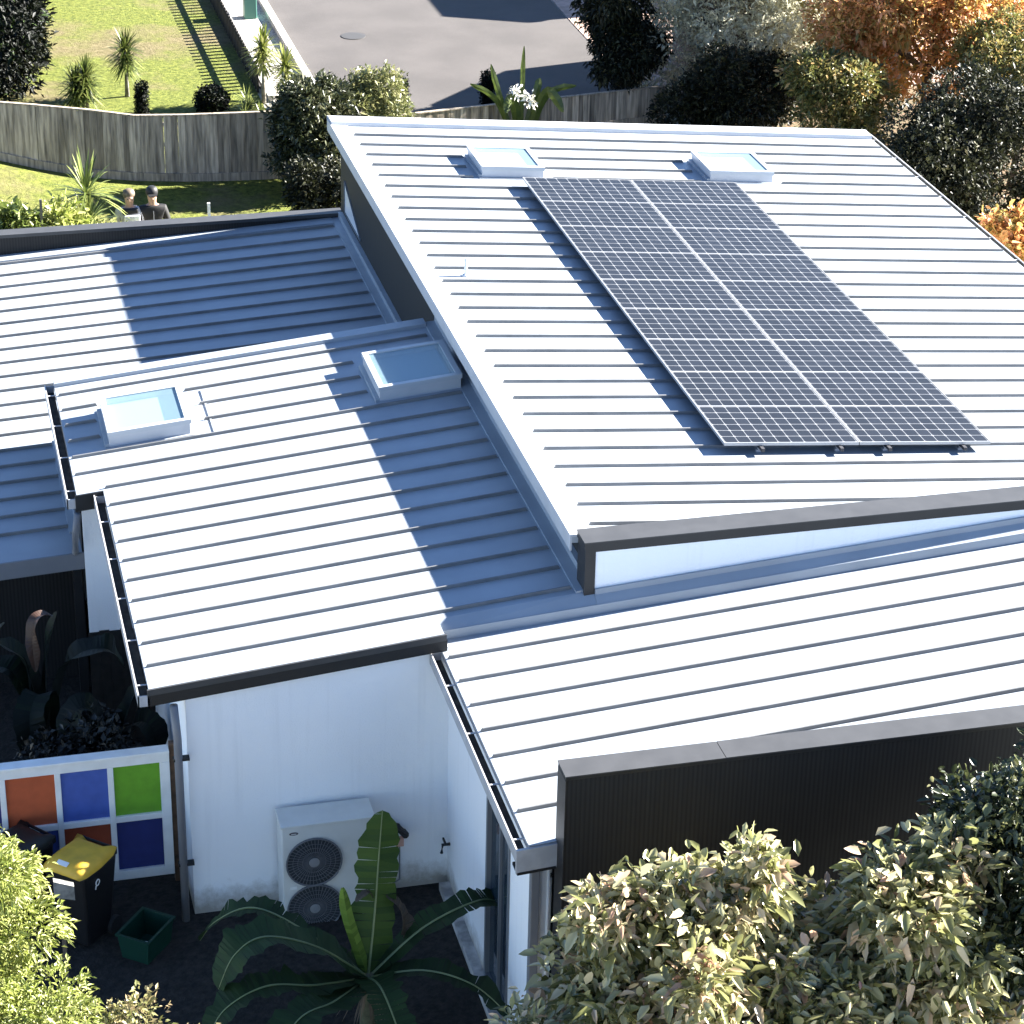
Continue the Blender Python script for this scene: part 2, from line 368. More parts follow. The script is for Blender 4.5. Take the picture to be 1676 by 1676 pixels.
# high skillion
ribs = []
for i in range(29):
    y = 14.269 - .4629 * i
    if i in (2, 3, 4):
        ribs += [(y, .40, 1.80), (y, 2.96, 5.25), (y, 6.48, 8.82)]
        if i == 2: ribs[-3] = (y, .40, 1.86)
    else: ribs.append((y, .40, 8.82))
r_up = roof('roof', UR, .15, 8.84, 1.05, 15.0, ribs)
b = MB(); b.slab(.15, .385, 1.05, 14.72, UR, -.0, .018); b.slab(.132, .15, 1.05, 15.01, UR, -.16, .018)   # barge flashing, folded down
b.slab(.15, 8.84, 14.72, 15.0, UR, 0, .065); b.slab(.132, 8.84, 15.0, 15.02, UR, -.16, .065)
b.build('barge_flashing', TRIM, r_up)
b = MB()
b.xprism([(.20, .058), (9.05, .058), (9.05, .048), (.20, .048)], .752, 1.07); b.build('parapet_cap', GREYC, house)
b = MB(); b.box(.205, 9.04, .757, 1.06, -.02, .048); b.build('fascia', BLACK, house)
b = MB(); b.box(.215, .325, .762, 1.045, GZ + .3, -.02); b.box(.325, 9.0, .765, .80, -.062, -.02); b.build('corner_board', BLACK, house)
b = MB(); b.xprism([(.325, -.062), (9.0, -.062), (9.0, -2.6), (.325, -2.6)], .775, 1.0); b.build('wall', RENDER, house)
b = MB(); b.box(.33, .5, .80, 15.0, GZ, -.17); b.build('wall', CLAD, house)
b = MB(); b.box(8.55, 8.7, 1.0, 15.0, GZ, -.78); b.box(.5, 8.7, 14.8, 14.99, GZ, -.8); b.build('wall', RENDER, house)
tri = MB(); tri.yprism([(13.42, -1.35), (14.62, -1.35), (14.62, -.88)], .322, .329); w_ = tri.build('pale_panel', mat('pale_panel_paint', (.60, .60, .62), .3), house)  # pale triangular panel set against the black wall
tf = MB(); tf.bar((.320, 13.38, -1.362), (.320, 14.64, -1.362), .012, .02, up=(1, 0, 0)); tf.bar((.320, 14.635, -1.36), (.320, 14.635, -.86), .012, .02, up=(1, 0, 0)); tf.bar((.320, 13.38, -1.345), (.320, 14.64, -.862), .012, .02, up=(1, 0, 0)); tf.build('frame', FRAME, w_)

# west roof with the two big skylights (upper part y>4.93 reaches further out)
ribs = []
for i in range(16):
    y = .9084 + .4543 * i
    if i < 9: ribs.append((y, -4.23, .125))
    elif i == 9: ribs.append((y, -4.23, .125))
    elif i == 11: ribs.append((y, -4.53, .125))
    elif i in (12, 13): ribs += [(y, -4.53, -4.14), (y, -2.92, -.93)]
    elif i == 14: ribs += [(y, -4.53, -4.09), (y, -3.04, -.93)]
    elif i == 15: ribs.append((y, -4.53, .10))
    else: ribs.append((y, -4.53, .125))
r_l3 = roof('roof', L3, -4.25, .33, .80, 8.17, ribs)
b = MB(); b.slab(-4.25, -1.30, .45, .80, L3, -.07, 0); b.build('eave_sheet', ROOF, r_l3)
b = MB(); a_ = lambda x, y0, z0, y1, z1: None
b.hexa([(-1.30, .66, RR(-1.3) + .09), (.33, .66, RR(.33) + .09), (.33, .80, L3(.33) - .012), (-1.30, .80, L3(-1.3) - .012), (-1.30, .66, RR(-1.3) + .10), (.33, .66, RR(.33) + .10), (.33, .80, L3(.33) + .002), (-1.30, .80, L3(-1.3) + .002)]); b.build('flashing', ROOF, r_l3)
b = MB(); b.slab(-1.30, .33, .652, .662, RR, .002, .108); b.build('step_flashing', ROOF, r_l3)
b = MB(); b.slab(-4.55, -4.25, 4.93, 8.17, L3, -.07, 0); b.build('eave_sheet', ROOF, r_l3)
b = MB(); b.slab(.14, .328, .80, 8.1, L3, .0, .022); b.slab(.27, .328, .80, 8.1, L3, .022, .10)       # apron against the tall wall
b.build('flashing', ROOF, r_l3); b = MB(); b.slab(-4.55, .14, 8.0, 8.19, L3, 0, .05); b.build('flashing', ROOF, r_l3); b = MB(); b.slab(-2.85, -2.828, 5.93, 7.2, L3, 0, .012)
b.build('flashing', ROOF, r_l3)
b = MB(); b.slab(-4.27, -1.29, .425, .45, L3, -.045, .022); b.build('edge_flashing', GREYC, r_l3)
b = MB(); b.slab(-4.27, -1.28, .43, .452, L3, -.165, -.045); b.build('fascia', BLACK, house)
b = MB(); b.slab(-4.57, -4.25, 4.905, 4.93, L3, -.16, .012); b.slab(-4.57, -4.22, 4.93, 5.05, L3, -.2, -.07); b.build('fascia', BLACK, house)
b = MB(); P4 = [(.775, .002), (.652, .002), (.652, .105), (.672, .115), (.745, .175), (.748, .235), (.775, .235)]
n_ = len(P4); i_ = len(b.v)
for x in (.33, 8.9): b.v += [(x, y, RR(x) + z) for y, z in P4]
b.f.append(tuple(range(n_))); b.t.append(.5); b.f.append(tuple(n_ + k for k in reversed(range(n_)))); b.t.append(.5)
for k in range(n_): b.f.append((k, (k + 1) % n_, n_ + (k + 1) % n_, n_ + k)); b.t.append(.5)
b.build('apron_flashing', ROOF, house)
b = MB(); b.slab(-4.5, .33, 8.05, 8.19, L3, -1.1, -.07); b.build('wall', CLAD, house)

# north-west lower roof
ribs = [(14.546 - .4604 * k, -9, .14 if (14.546 - .4604 * k) > 8.2 else -4.62) for k in range(20)]
r_l1 = roof('roof', L1, -9.0, .33, 8.17, 14.9, [r for r in ribs if r[0] > 8.25])
b = MB(); b.slab(-9.0, -4.50, 5.1, 8.17, L1, -.07, 0)
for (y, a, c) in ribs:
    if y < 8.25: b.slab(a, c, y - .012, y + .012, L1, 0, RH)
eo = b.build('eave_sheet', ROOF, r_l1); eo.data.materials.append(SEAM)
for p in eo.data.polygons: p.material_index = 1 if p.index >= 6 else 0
b = MB(); b.slab(.15, .328, 8.2, 14.88, L1, 0, .022); b.slab(.26, .328, 8.2, 14.88, L1, .022, .10); b.slab(-9, .15, 14.64, 14.88, L1, 0, .03)
b.build('flashing', ROOF, r_l1); b = MB(); b.slab(-4.62, -4.50, 5.62, 8.17, L1, 0, .03); b.slab(-4.535, -4.50, 5.62, 8.17, L1, .03, .10); b.build('flashing', ROOF, r_l1)
b = MB(); b.slab(-9.0, -4.48, 5.075, 5.10, L1, -.19, .02); b.build('gutter', PIPE, house)
b = MB(); b.xprism([(-9, -1.50), (.33, -1.50), (.33, -2.2), (-9, -2.2)], 14.89, 15.05); b.build('wall', CLAD, house)
b = MB(); b.xprism([(-9.02, -1.45), (.33, -1.45), (.33, -1.50), (-9.02, -1.50)], 14.86, 15.10); b.build('parapet_cap', GREYC, house)
b = MB(); b.box(-9, .33, 15.0, 15.04, GZ, -2.2); b.build('wall', RENDER, house)
b = MB(); b.box(-9, -4.5, 5.6, 5.7, GZ, -2.1); b.build('wall', CLAD, house); b = MB(); b.box(-9.05, -9, 5.6, 15, GZ, -2.1); b.build('wall', CLAD, house)
for x in (-4.64, -6.9):
    b = MB(); b.box(x, x + .1, 5.15, 5.25, GZ, -1.96); b.build('post', BLACK, house)
b = MB(); b.box(-4.52, -4.42, 5.1, 8.1, -2.4, L3(-4.5) - .07); b.build('wall', CLAD, house)

# south-east roof
ribs = [(.2844 - .4647 * i, -1.31, 8.9) for i in range(7)]
r_r = roof('roof', RR, -1.33, 8.9, -3.04, .66, ribs)
b = MB(); b.slab(-1.33, 8.9, -3.05, -3.0, RR, .002, .01); b.build('flashing', ROOF, r_r)
b = MB(); b.slab(-1.45, -1.08, -3.075, -3.045, RR, -.25, -.005); b.build('fascia', GUTW, house)
b = MB(); b.slab(-1.44, -1.09, -3.08, -2.9, RR, -.262, -.235); b.build('soffit', BLACK, house)
b = MB(); b.box(-1.07, 8.9, -3.26, -3.02, GZ, -.05); b.build('wall', CLAD, house)
b = MB(); b.box(-1.085, .355, -3.275, -3.0, -.016, -.005); b.build('parapet_cap', GREYC, house); b = MB(); b.box(.36, 8.9, -3.275, -3.0, -.016, -.003); b.build('parapet_cap', GREYC, house); b = MB(); b.box(-1.08, 8.9, -3.268, -3.01, -.05, -.017); b.build('fascia', BLACK, house)
# end trim of the parapet wall
b = MB(); b.box(-1.082, -1.071, -3.27, -3.01, GZ, -.052); b.build('corner_board', BLACK, house)

# white walls round the service yard
WY = .5
b = MB(); b.xprism([(-3.9, GZ), (-1.25, GZ), (-1.25, L3(-1.25) - .16), (-3.9, L3(-3.9) - .16)], WY, WY + .15); b.build('wall', RENDER, house)
b = MB(); b.box(-3.9, -3.75, .65, 5.0, GZ, L3(-3.9) - .072); b.build('wall', RENDER, house)
b = MB(); b.xprism([(-4.50, GZ), (-3.9, GZ), (-3.9, L3(-3.9) - .2), (-4.50, L3(-4.50) - .2)], 5.0, 5.06); b.build('wall', RENDER, house)
b = MB()
b.box(-1.25, -1.13, -1.22, WY, GZ, RR(-1.25) - .072); b.box(-1.25, -1.13, -2.90, -2.12, GZ, RR(-1.25) - .072); b.box(-1.25, -1.13, -2.12, -1.22, -1.20, RR(-1.25) - .072)
b.box(-1.13, -1.072, -2.9, -2.8, GZ, -.90); b.build('wall', RENDER, house)
b = MB(); b.box(-1.36, -1.25, -2.12, .38, GZ, GZ + .09); b.build('plinth', PLINTH, house)
dr = MB(); dr.box(-1.22, -1.20, -2.08, -1.27, GZ + .1, -1.25); dw = dr.build('door', DARKGLASS, house)
b = MB(); b.box(-1.265, -1.18, -1.275, -1.22, GZ + .09, -1.2); b.box(-1.265, -1.18, -2.12, -2.07, GZ + .09, -1.2); b.box(-1.265, -1.18, -2.07, -1.275, -1.255, -1.2); b.box(-1.265, -1.18, -2.07, -1.275, GZ + .09, GZ + .14)
b.box(-1.245, -1.19, -1.70, -1.66, GZ + .14, -1.255); b.build('frame', FRAME, dw)
b = MB(); b.box(-3.6, -1.25, 1.0, 1.05, GZ, -1.3); b.build('inner_wall', BLACK, house)
# hidden floor/ceiling plates so that no daylight leaks through the volumes
b = MB(); b.box(-1.1, 8.5, -2.9, .7, -1.3, -1.25); b.box(-3.7, .3, .7, 8.0, -1.3, -1.25); b.box(-8.9, .3, 8.2, 14.8, -2.4, -2.3); b.box(.5, 8.5, 1.0, 14.8, -1.3, -1.2); b.build('ceiling', BLACK, house)

def gutter(x, zf, y0, y1, w=.115, side=-1):
    """U-shaped eave gutter along y; x = roof edge, side = direction away from the roof"""
    xo = x + side * w; z = zf(x) - .03
    g = MB()
    a, c = min(xo, xo - side * .014), max(xo, xo - side * .014)
    g.box(a, c, y0, y1, z - .13, z + .008)                                  # outer lip
    g.box(min(x, xo), max(x, xo), y0, y0 + .012, z - .13, z - .01); g.box(min(x, xo), max(x, xo), y1 - .012, y1, z - .13, z - .01)
    go = g.build('gutter', GUTW, house)
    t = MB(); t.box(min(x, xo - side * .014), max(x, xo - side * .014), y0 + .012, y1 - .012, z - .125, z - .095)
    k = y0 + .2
    li = xo - side * .0145; t.box(min(li, li - side * .004), max(li, li - side * .004), y0 + .012, y1 - .012, z - .095, z - .006)  # dark dirty plate inside the lip, with the lip's shade put into its colour
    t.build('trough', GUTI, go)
    while k < y1 - .1:
        s = MB(); s.box(min(x, xo), max(x, xo), k, k + .02, z - .01, z - .004); k += .9; s.build('bracket', GUTW, go)
    return go
gutter(-4.55, L3, 4.93, 8.15); gutter(-4.25, L3, .43, 4.90); gutter(-1.33, RR, -3.07, .50); gutter(8.84, UR, 1.07, 15.0, side=1)

# downpipes
b = MB(); b.tube([(-4.02, .44, -1.12), (-4.0, .42, -1.5), (-4.0, .42, GZ)], .042, 10); dp = b.build('downpipe', PIPE, house, smooth=True)
for z in (-1.75, -3.0): b = MB(); b.box(-4.05, -3.89, .40, .47, z, z + .03); b.build('clip', RUBBER, dp)
b = MB(); b.box(-1.285, -1.205, -2.99, -2.91, GZ, -1.08); b.build('downpipe', PIPE, house, bevel=.008)
b = MB(); b.tube([(-1.12, -2.955, -1.1), (-1.12, -2.955, GZ)], .016, 8); pp = b.build('pipe', WHITEP, house, smooth=True)
b = MB(); b.box(-1.15, -1.09, -2.98, -2.93, -2.0, -1.97); b.build('clip', RUBBER, pp)
b = MB(); b.tube([(-4.56, 4.86, -1.15), (-4.60, 4.86, -1.45), (-4.60, 5.04, -1.72), (-4.60, 5.10, -1.76)], .04, 10); b.build('downpipe', PIPE, house, smooth=True)
# service bits on the walls
b = MB(); b.tube([(-1.95, .47, -2.80), (-1.80, .40, -2.84), (-1.72, .36, -2.92), (-1.72, .48, -2.95)], [.03, .045, .04, .03], 8); b.build('pipe_cover', RUBBER, house)
b = MB(); b.box(-1.80, -1.72, .45, .498, -3.12, -3.02); b.build('isolator_switch', mat('switch_orange', (.55, .33, .26), .5), house)
b = MB(); b.tube([(-1.76, .48, -3.12), (-1.76, .48, -3.55), (-1.9, .45, -3.6)], .009, 6); b.build('cable', PIPE, house)
b = MB(); b.tube([(-1.25, .36, -3.10), (-1.33, .36, -3.10), (-1.34, .36, -3.2)], .018, 8); b.bar((-1.31, .30, -3.06), (-1.31, .42, -3.06), .02); b.build('tap', RUBBER, house)

# skylights
def skylight(zf, x0, x1, y0, y1, h):
    b = MB(); t = .055
    for (a, c, d, e) in ((x0, x1, y0, y0 + t), (x0, x1, y1 - t, y1), (x0, x0 + t, y0 + t, y1 - t), (x1 - t, x1, y0 + t, y1 - t)): b.slab(a, c, d, e, zf, 0, h - .055)
    s_ = b.build('skylight', TRIM, house)
    b = MB(); o = .014
    for (a, c, d, e) in ((x0 - o, x1 + o, y0 - o, y0 + t), (x0 - o, x1 + o, y1 - t, y1 + o), (x0 - o, x0 + t, y0 + t, y1 - t), (x1 - t, x1 + o, y0 + t, y1 - t)): b.slab(a, c, d, e, zf, h - .055, h)
    b.build('frame', mat('skylight_frame', (.40, .42, .44), .35), s_)
    b = MB(); b.slab(x0 + t, x1 - t, y0 + t, y1 - t, zf, .10, .11); b.build('light_well', SHAFT, s_)
    b = MB(); b.quad((x0 + t, y0 + t, zf(x0 + t) + h - .016), (x1 - t, y0 + t, zf(x1 - t) + h - .016), (x1 - t, y1 - t, zf(x1 - t) + h - .016), (x0 + t, y1 - t, zf(x0 + t) + h - .016)); b.build('glass', SKYG, s_)
    b = MB(); f = .05
    b.slab(x0 - f, x1 + f, y0 - f, y0, zf, 0, .012); b.slab(x0 - f, x1 + f, y1, y1 + f, zf, 0, .012); b.slab(x0 - f, x0, y0, y1, zf, 0, .05); b.slab(x1, x1 + f, y0, y1, zf, 0, .012)
    b.build('flashing', ROOF, s_)
skylight(L3, -4.07, -3.12, 6.03, 7.06, .20); skylight(L3, -.85, .14, 6.03, 7.09, .20)
skylight(UR, 1.92, 2.83, 12.42, 13.34, .18); skylight(UR, 5.38, 6.35, 12.44, 13.36, .18)
# vent mast on the high roof
b = MB(); b.tube([(.76, 8.46, UR(.76)), (.76, 8.46, UR(.76) + .24)], .022, 10); b.lathe((.76, 8.46, UR(.76)), [(.06, 0), (.04, .03)], 14); b.build('vent_pipe', WHITEP, house, smooth=True)

# ------------------------------------------------------------------ solar array
arr = thing('solar_array', (2.42, 2.98, UR(2.42)), 'long solar array of eighteen dark panels in two columns on the highest pale roof', 'solar panels')
PP = lambda x: .155 - .0885 * x
def panel(x0, y0, w=1.600, d=1.006):
    f = MB(); t = .007; x1 = x0 + w; y1 = y0 + d
    for (a, c, e, g) in ((x0, x1, y0, y0 + t), (x0, x1, y1 - t, y1), (x0, x0 + t, y0 + t, y1 - t), (x1 - t, x1, y0 + t, y1 - t)): f.slab(a, c, e, g, PP, -.036, 0)
    return f
for c in range(2):
    for r in range(9):
        x0 = 2.425 + c * 1.612; y0 = 12.06 - (r + 1) * 1.0095 + .002
        fr = panel(x0, y0).build('solar_panel', PVF, arr)
        g = MB(); a, e = x0 + .007, x0 + 1.600 - .007; ya, yb = y0 + .007, y0 + 1.006 - .007
        g.quad((a, ya, PP(a) - .004), (e, ya, PP(e) - .004), (e, yb, PP(e) - .004), (a, yb, PP(a) - .004)); g.uv = [(-.08, -.06), (10.08, -.06), (10.08, 6.06), (-.08, 6.06)]
        g.build('cells', PV, fr)
        u = MB(); u.slab(a, e, ya, yb, PP, -.03, -.02); u.build('backsheet', PVU, fr)
for x in (2.86, 3.80, 4.38, 5.30):
    b = MB(); b.slab(x - .02, x + .02, 2.90, 12.1, PP, -.082, -.042); b.build('rail', PVU, arr)
    b = MB()
    for k in range(8):
        y = 3.06 + k * 1.25; b.box(x - .03, x + .03, y - .025, y + .025, UR(x) - .002, UR(x) + .03); b.box(x - .012, x + .012, y - .02, y + .02, UR(x) + .03, PP(x) - .082)
    b.build('mounting_foot', GUTW, arr)

# ------------------------------------------------------------------ service yard
# outdoor air-conditioning unit
ac = thing('air_conditioner', (-2.57, .27, GZ), 'tall white outdoor air conditioning unit with two round fan grilles against the white wall', 'air conditioner')
X0, X1, Y0, Y1, Z0, Z1 = -3.04, -2.10, .10, .44, GZ + .06, -2.47
b = MB(); b.box(X0, X1, Y0, Y1, Z0, Z1); b.build('casing', ACW, ac, bevel=.012)
b = MB(); b.box(X0 + .05, X0 + .12, Y0 - .02, Y1 + .02, GZ, Z0); b.box(X1 - .12, X1 - .05, Y0 - .02, Y1 + .02, GZ, Z0); b.build('foot', RUBBER, ac)
b = MB(); b.box(X0 - .012, X1 + .012, Y0 - .012, Y1 + .006, Z1 - .02, Z1 + .008); b.build('lid', ACW, ac, bevel=.006)
for zc in (-2.92, -3.475 - .01):
    xc = -2.72; rr = .282
    g = MB(); g.lathe((xc, Y0 - .001, zc), [(rr, 0), (rr, -.006), (rr - .005, -.012)], 40, 'y'); fan = g.build('fan_grille', ACB, ac)
    g = MB()
    for k in range(44):
        a = 2 * math.pi * k / 44; g.bar((xc + .06 * math.cos(a), Y0 - .02, zc + .06 * math.sin(a)), (xc + rr * math.cos(a + .25), Y0 - .02, zc + rr * math.sin(a + .25)), .0055, .0055, up=(0, 1, 0))
    for q in (.12, .17, .22, rr):
        g.tube([(xc + q * math.cos(2 * math.pi * j / 32), Y0 - .022, zc + q * math.sin(2 * math.pi * j / 32)) for j in range(33)], .003 if q < rr else .010, 5, cap=False)
    g.build('wire', mat('grille_wire', (.12, .125, .135), .5), fan)
    g = MB(); g.lathe((xc, Y0 - .022, zc), [(.055, 0), (.055, -.008), (.03, -.012)], 20, 'y'); g.build('hub', mat('hub_grey', (.22, .225, .23), .4), fan)
b = MB(); b.lathe((-2.97 + .05, Y0 - .002, -2.56), [(.018, 0), (.018, -.004)], 14, 'y'); b.v = [(((x + 2.92) * 2.6) - 2.92, y, z) for x, y, z in b.v]; bd = b.build('badge', mat('badge_dark', (.10, .08, .08), .4), ac)
b = MB(); b.box(-2.945, -2.895, Y0 - .0105, Y0 - .0065, -2.565, -2.556); b.build('lettering', ACW, bd)
b = MB(); b.box(-2.97, -2.90, Y0 - .005, Y0 - .001, -3.235, -3.20); b.build('sticker', WHITEP, ac)
b = MB(); b.tube([(X1, .3, -2.9), (X1 + .12, .33, -2.92), (X1 + .2, .4, -2.9), (X1 + .25, .49, -2.86)], .022, 8); b.build('pipe', RUBBER, ac, smooth=True)

# coloured screen fence
cf = thing('screen_fence', (-5.0, 1.1, GZ), 'white framed screen with orange, blue and green square panels beside the white wall', 'fence panel')
FY, FT, FB, FX = 1.10, -2.01, -3.53, -4.03
P_ = .52; t = .075
cols = {'orange': (.42, .085, .03), 'blue': (.055, .10, .36), 'green': (.13, .33, .02), 'dblue': (.015, .025, .14), 'dred': (.24, .045, .018)}
CM = {k: mat('panel_' + k, v, .5, var=.08, vscale=8) for k, v in cols.items()}
fr = MB(); XL = -8.2
fr.box(XL, FX, FY - .07, FY + .07, FT - .03, FT); fr.box(XL, FX, FY - .045, FY + .045, FT - .14, FT - .03)          # capped top rail
fr.box(XL, FX, FY - .045, FY + .045, FB, FB + .11); xs = []; x = FX
zm = (FT + FB) / 2 - .02
fr.box(XL, FX, FY - .04, FY + .04, zm - .035, zm + .035)
pitches = [.53, .53, .55, .53, .53, .53, .53]
x = FX; k = 0
fr.box(x - .10, x, FY - .048, FY + .048, FB + .11, FT - .14); edges = [x - .10]; x -= .10
for p in pitches:
    x -= p; fr.box(x, x + .06, FY - .042, FY + .042, FB + .11, FT - .14); edges.append(x)
fr.build('frame', WHITEP, cf, bevel=.006)
seq_t = ['green', 'blue', 'orange', 'dblue', 'green', 'orange', 'blue']; seq_b = ['dblue', 'dred', 'blue', 'green', 'orange', 'blue', 'green']
names = {'green': 'bright green panel', 'blue': 'mid blue panel', 'orange': 'orange red panel', 'dblue': 'deep blue panel', 'dred': 'dark red panel'}
for i in range(len(pitches)):
    a, c = edges[i + 1] + .06, edges[i]
    for z0, z1, sq in ((zm + .035, FT - .14, seq_t), (FB + .11, zm - .035, seq_b)):
        b = MB(); b.box(a, c, FY - .008, FY + .008, z0, z1); q = b.build('infill_panel', CM[sq[i]], cf); q['label'] = names[sq[i]]
b = MB(); b.box(-4.02, -3.95, 1.12, 1.2, GZ, FT + .02); b.box(-6.1, -6.02, 1.15, 1.23, GZ, FT - .15); b.build('post', mat('brown_post', (.10, .055, .03), .8, var=.4, vscale=8), cf)

# wheelie bins
def wheelie(loc, ang, lidcol, label, logo=False):
    r = thing('wheelie_bin', loc, label, 'wheelie bin', 'bins by the coloured screen')
    x, y, z = loc; c = (x, y); H = .96; BODY = mat('bin_body', (.004, .004, .005), .5)
    b = MB(); a0, a1 = .19, .255; d0, d1 = .19, .27
    b.hexa([(x - a0, y - d0, z + .06), (x + a0, y - d0, z + .06), (x + a0, y + d0, z + .06), (x - a0, y + d0, z + .06), (x - a1, y - d1, z + H), (x + a1, y - d1, z + H), (x + a1, y + d1, z + H), (x - a1, y + d1, z + H)])
    b.rot(ang, c); b.build('body', BODY, r, bevel=.03)
    LM = mat('bin_lid', lidcol, .55, var=.1, vscale=8)
    # domed lid with recessed centre and two hinge ears at the back
    l = MB(); n = 8; G = []
    for j in range(n + 1):
        for i in range(n + 1):
            u, v = i / n * 2 - 1, j / n * 2 - 1
            ww = .275 - .03 * max(0, v) - .02 * (v < -.9)
            px = u * ww * (1 - .10 * v * v * (v < 0)); py = v * .30
            e = max(abs(u), abs(v)); h = .05 * (1 - e ** 4) + (.012 if .45 < e < .75 else 0) - (.03 if e > .99 else 0)
            if v > .99 and abs(u) > .7: h += .05
            l.v.append((x + px, y + py - .01, z + H + .03 + h))
    for j in range(n):
        for i in range(n):
            k = j * (n + 1) + i; l.f.append((k, k + 1, k + n + 2, k + n + 1)); l.t.append(.5)
    l.rot(ang, c); lo = l.build('lid', LM, r, smooth=True); sm = lo.modifiers.new('solid', 'SOLIDIFY'); sm.thickness = .012
    b = MB(); b.tube([(x - .20, y + .31, z + H + .01), (x + .20, y + .31, z + H + .01)], .016, 8); b.box(x - .21, x - .17, y + .26, y + .33, z + H - .06, z + H + .02); b.box(x + .17, x + .21, y + .26, y + .33, z + H - .06, z + H + .02)
    b.rot(ang, c); b.build('handle', BODY, r)
    for sx in (-1, 1):
        b = MB(); b.lathe((x + sx * .21, y + .22, z + .1), [(.1, -.025), (.1, .025)], 18, 'x'); b.rot(ang, c); b.build('wheel', RUBBER, r)
    if logo:
        b = MB(); b.box(x - .17, x - .01, y - .235, y - .185, z + H + .0, z + H + .074); b.rot(ang, c)
        b = MB(); b.hexa([(x - .10, y - .25, z + H + .060), (x + .03, y - .25, z + H + .060), (x + .03, y - .20, z + H + .0785), (x - .10, y - .20, z + H + .0785), (x - .10, y - .25, z + H + .066), (x + .03, y - .25, z + H + .066), (x + .03, y - .20, z + H + .084), (x - .10, y - .20, z + H + .084)])
        b.rot(ang, c); b.build('label_sticker', WHITEP, r)
        b = MB(); th = [2 * math.pi * k / 16 for k in range(17)]
        zc = z + .80; xe = x + .2475
        b.tube([(xe + (zz_ := .035 * math.sin(t_)) * .07 + .004, y - .06 + .028 * math.cos(t_), zc + zz_) for t_ in th], .006, 6, cap=False)
        b.tube([(xe - .002, y - .08, zc - .03), (xe - .004, y - .09, zc - .07)], .006, 6)
        b.rot(ang, c); b.build('emblem', WHITEP, r)
    return r
wheelie((-5.03, .34, GZ), math.radians(-42), (.64, .38, .03), 'yellow lidded dark wheelie bin standing in front of the coloured screen', True)
wheelie((-5.62, .72, GZ), math.radians(-50), (.007, .009, .009), 'all black wheelie bin half hidden behind the yellow green shrub')

# green crate
# dark timber screen standing in the courtyard before the white wall
ds = thing('timber_screen', (-4.25, 3.6, GZ), 'dark timber screen low in the shaded courtyard below the narrow white wall', 'timber screen')
b = MB(); DT = mat('dark_timber', (.009, .008, .007), .85, var=.5, vscale=9)
for k in range(6): b.box(-4.60 + k * .115, -4.60 + k * .115 + .114, 3.6 + .004 * (k % 2), 3.62 + .004 * (k % 2), GZ, -2.0 + .012 * (k % 2))
b.build('boards', DT, ds); b = MB(); b.box(-4.6, -3.92, 3.62, 3.66, -2.2, -2.1); b.build('rail', DT, ds)
cr = thing('recycling_crate', (-4.45, 0.0, GZ), 'empty green plastic crate on the dark ground below the coloured screen', 'crate')
b = MB(); th = .012; W, D, H = .18, .245, .30
def ring(b, w, d, z, w2, d2, z2, t):
    cx_, cy_ = -4.45, 0.0
    for (ax, ay, bx, by) in ((-1, -1, 1, -1), (1, -1, 1, 1), (1, 1, -1, 1), (-1, 1, -1, -1)):
        P = lambda sx, sy, ww, dd, zz, s: (cx_ + sx * (ww - s), cy_ + sy * (dd - s), zz)
        b.hexa([P(ax, ay, w, d, z, 0), P(bx, by, w, d, z, 0), P(bx, by, w, d, z, t), P(ax, ay, w, d, z, t), P(ax, ay, w2, d2, z2, 0), P(bx, by, w2, d2, z2, 0), P(bx, by, w2, d2, z2, t), P(ax, ay, w2, d2, z2, t)])
ring(b, .15, .215, GZ + .01, W, D, GZ + H, th); b.box(-4.45 - .145, -4.45 + .145, -.21, .21, GZ + .01, GZ + .025)
GRN = mat('crate_green', (.003, .032, .02), .45, var=.1, vscale=7)
b.rot(math.radians(-38), (-4.45, 0)); b.build('body', GRN, cr)
b = MB(); ring(b, W + .012, D + .012, GZ + H - .02, W + .015, D + .015, GZ + H + .004, .03); b.rot(math.radians(-38), (-4.45, 0)); b.build('rim', GRN, cr)
b = MB(); b.lathe((-4.45, .02, GZ + .03), [(.02, 0), (.03, .02), (.02, .05)], 10); tag(b.build('bottle_cap', WHITEP), 'small white round cap lying inside the green crate', 'bottle cap')

# pale board showing beside the bush
b = MB(); b.hexa([(-5.34, -.62, -2.46), (-5.15, -.62, -2.52), (-5.15, -.55, -2.52), (-5.34, -.55, -2.46), (-5.34, -.62, -2.28), (-5.15, -.62, -2.36), (-5.15, -.55, -2.36), (-5.34, -.55, -2.28)])
bo = thing('timber_board', (-5.25, -.58, GZ), 'pale weathered timber board on a stake beside the yellow green shrub', 'board')
b.build('board', mat('grey_board', (.16, .16, .15), .8, var=.4, vscale=12), bo); b = MB(); b.box(-5.30, -5.26, -.60, -.56, GZ, -2.45); b.build('stake', mat('stake_wood', (.12, .09, .06), .8), bo)

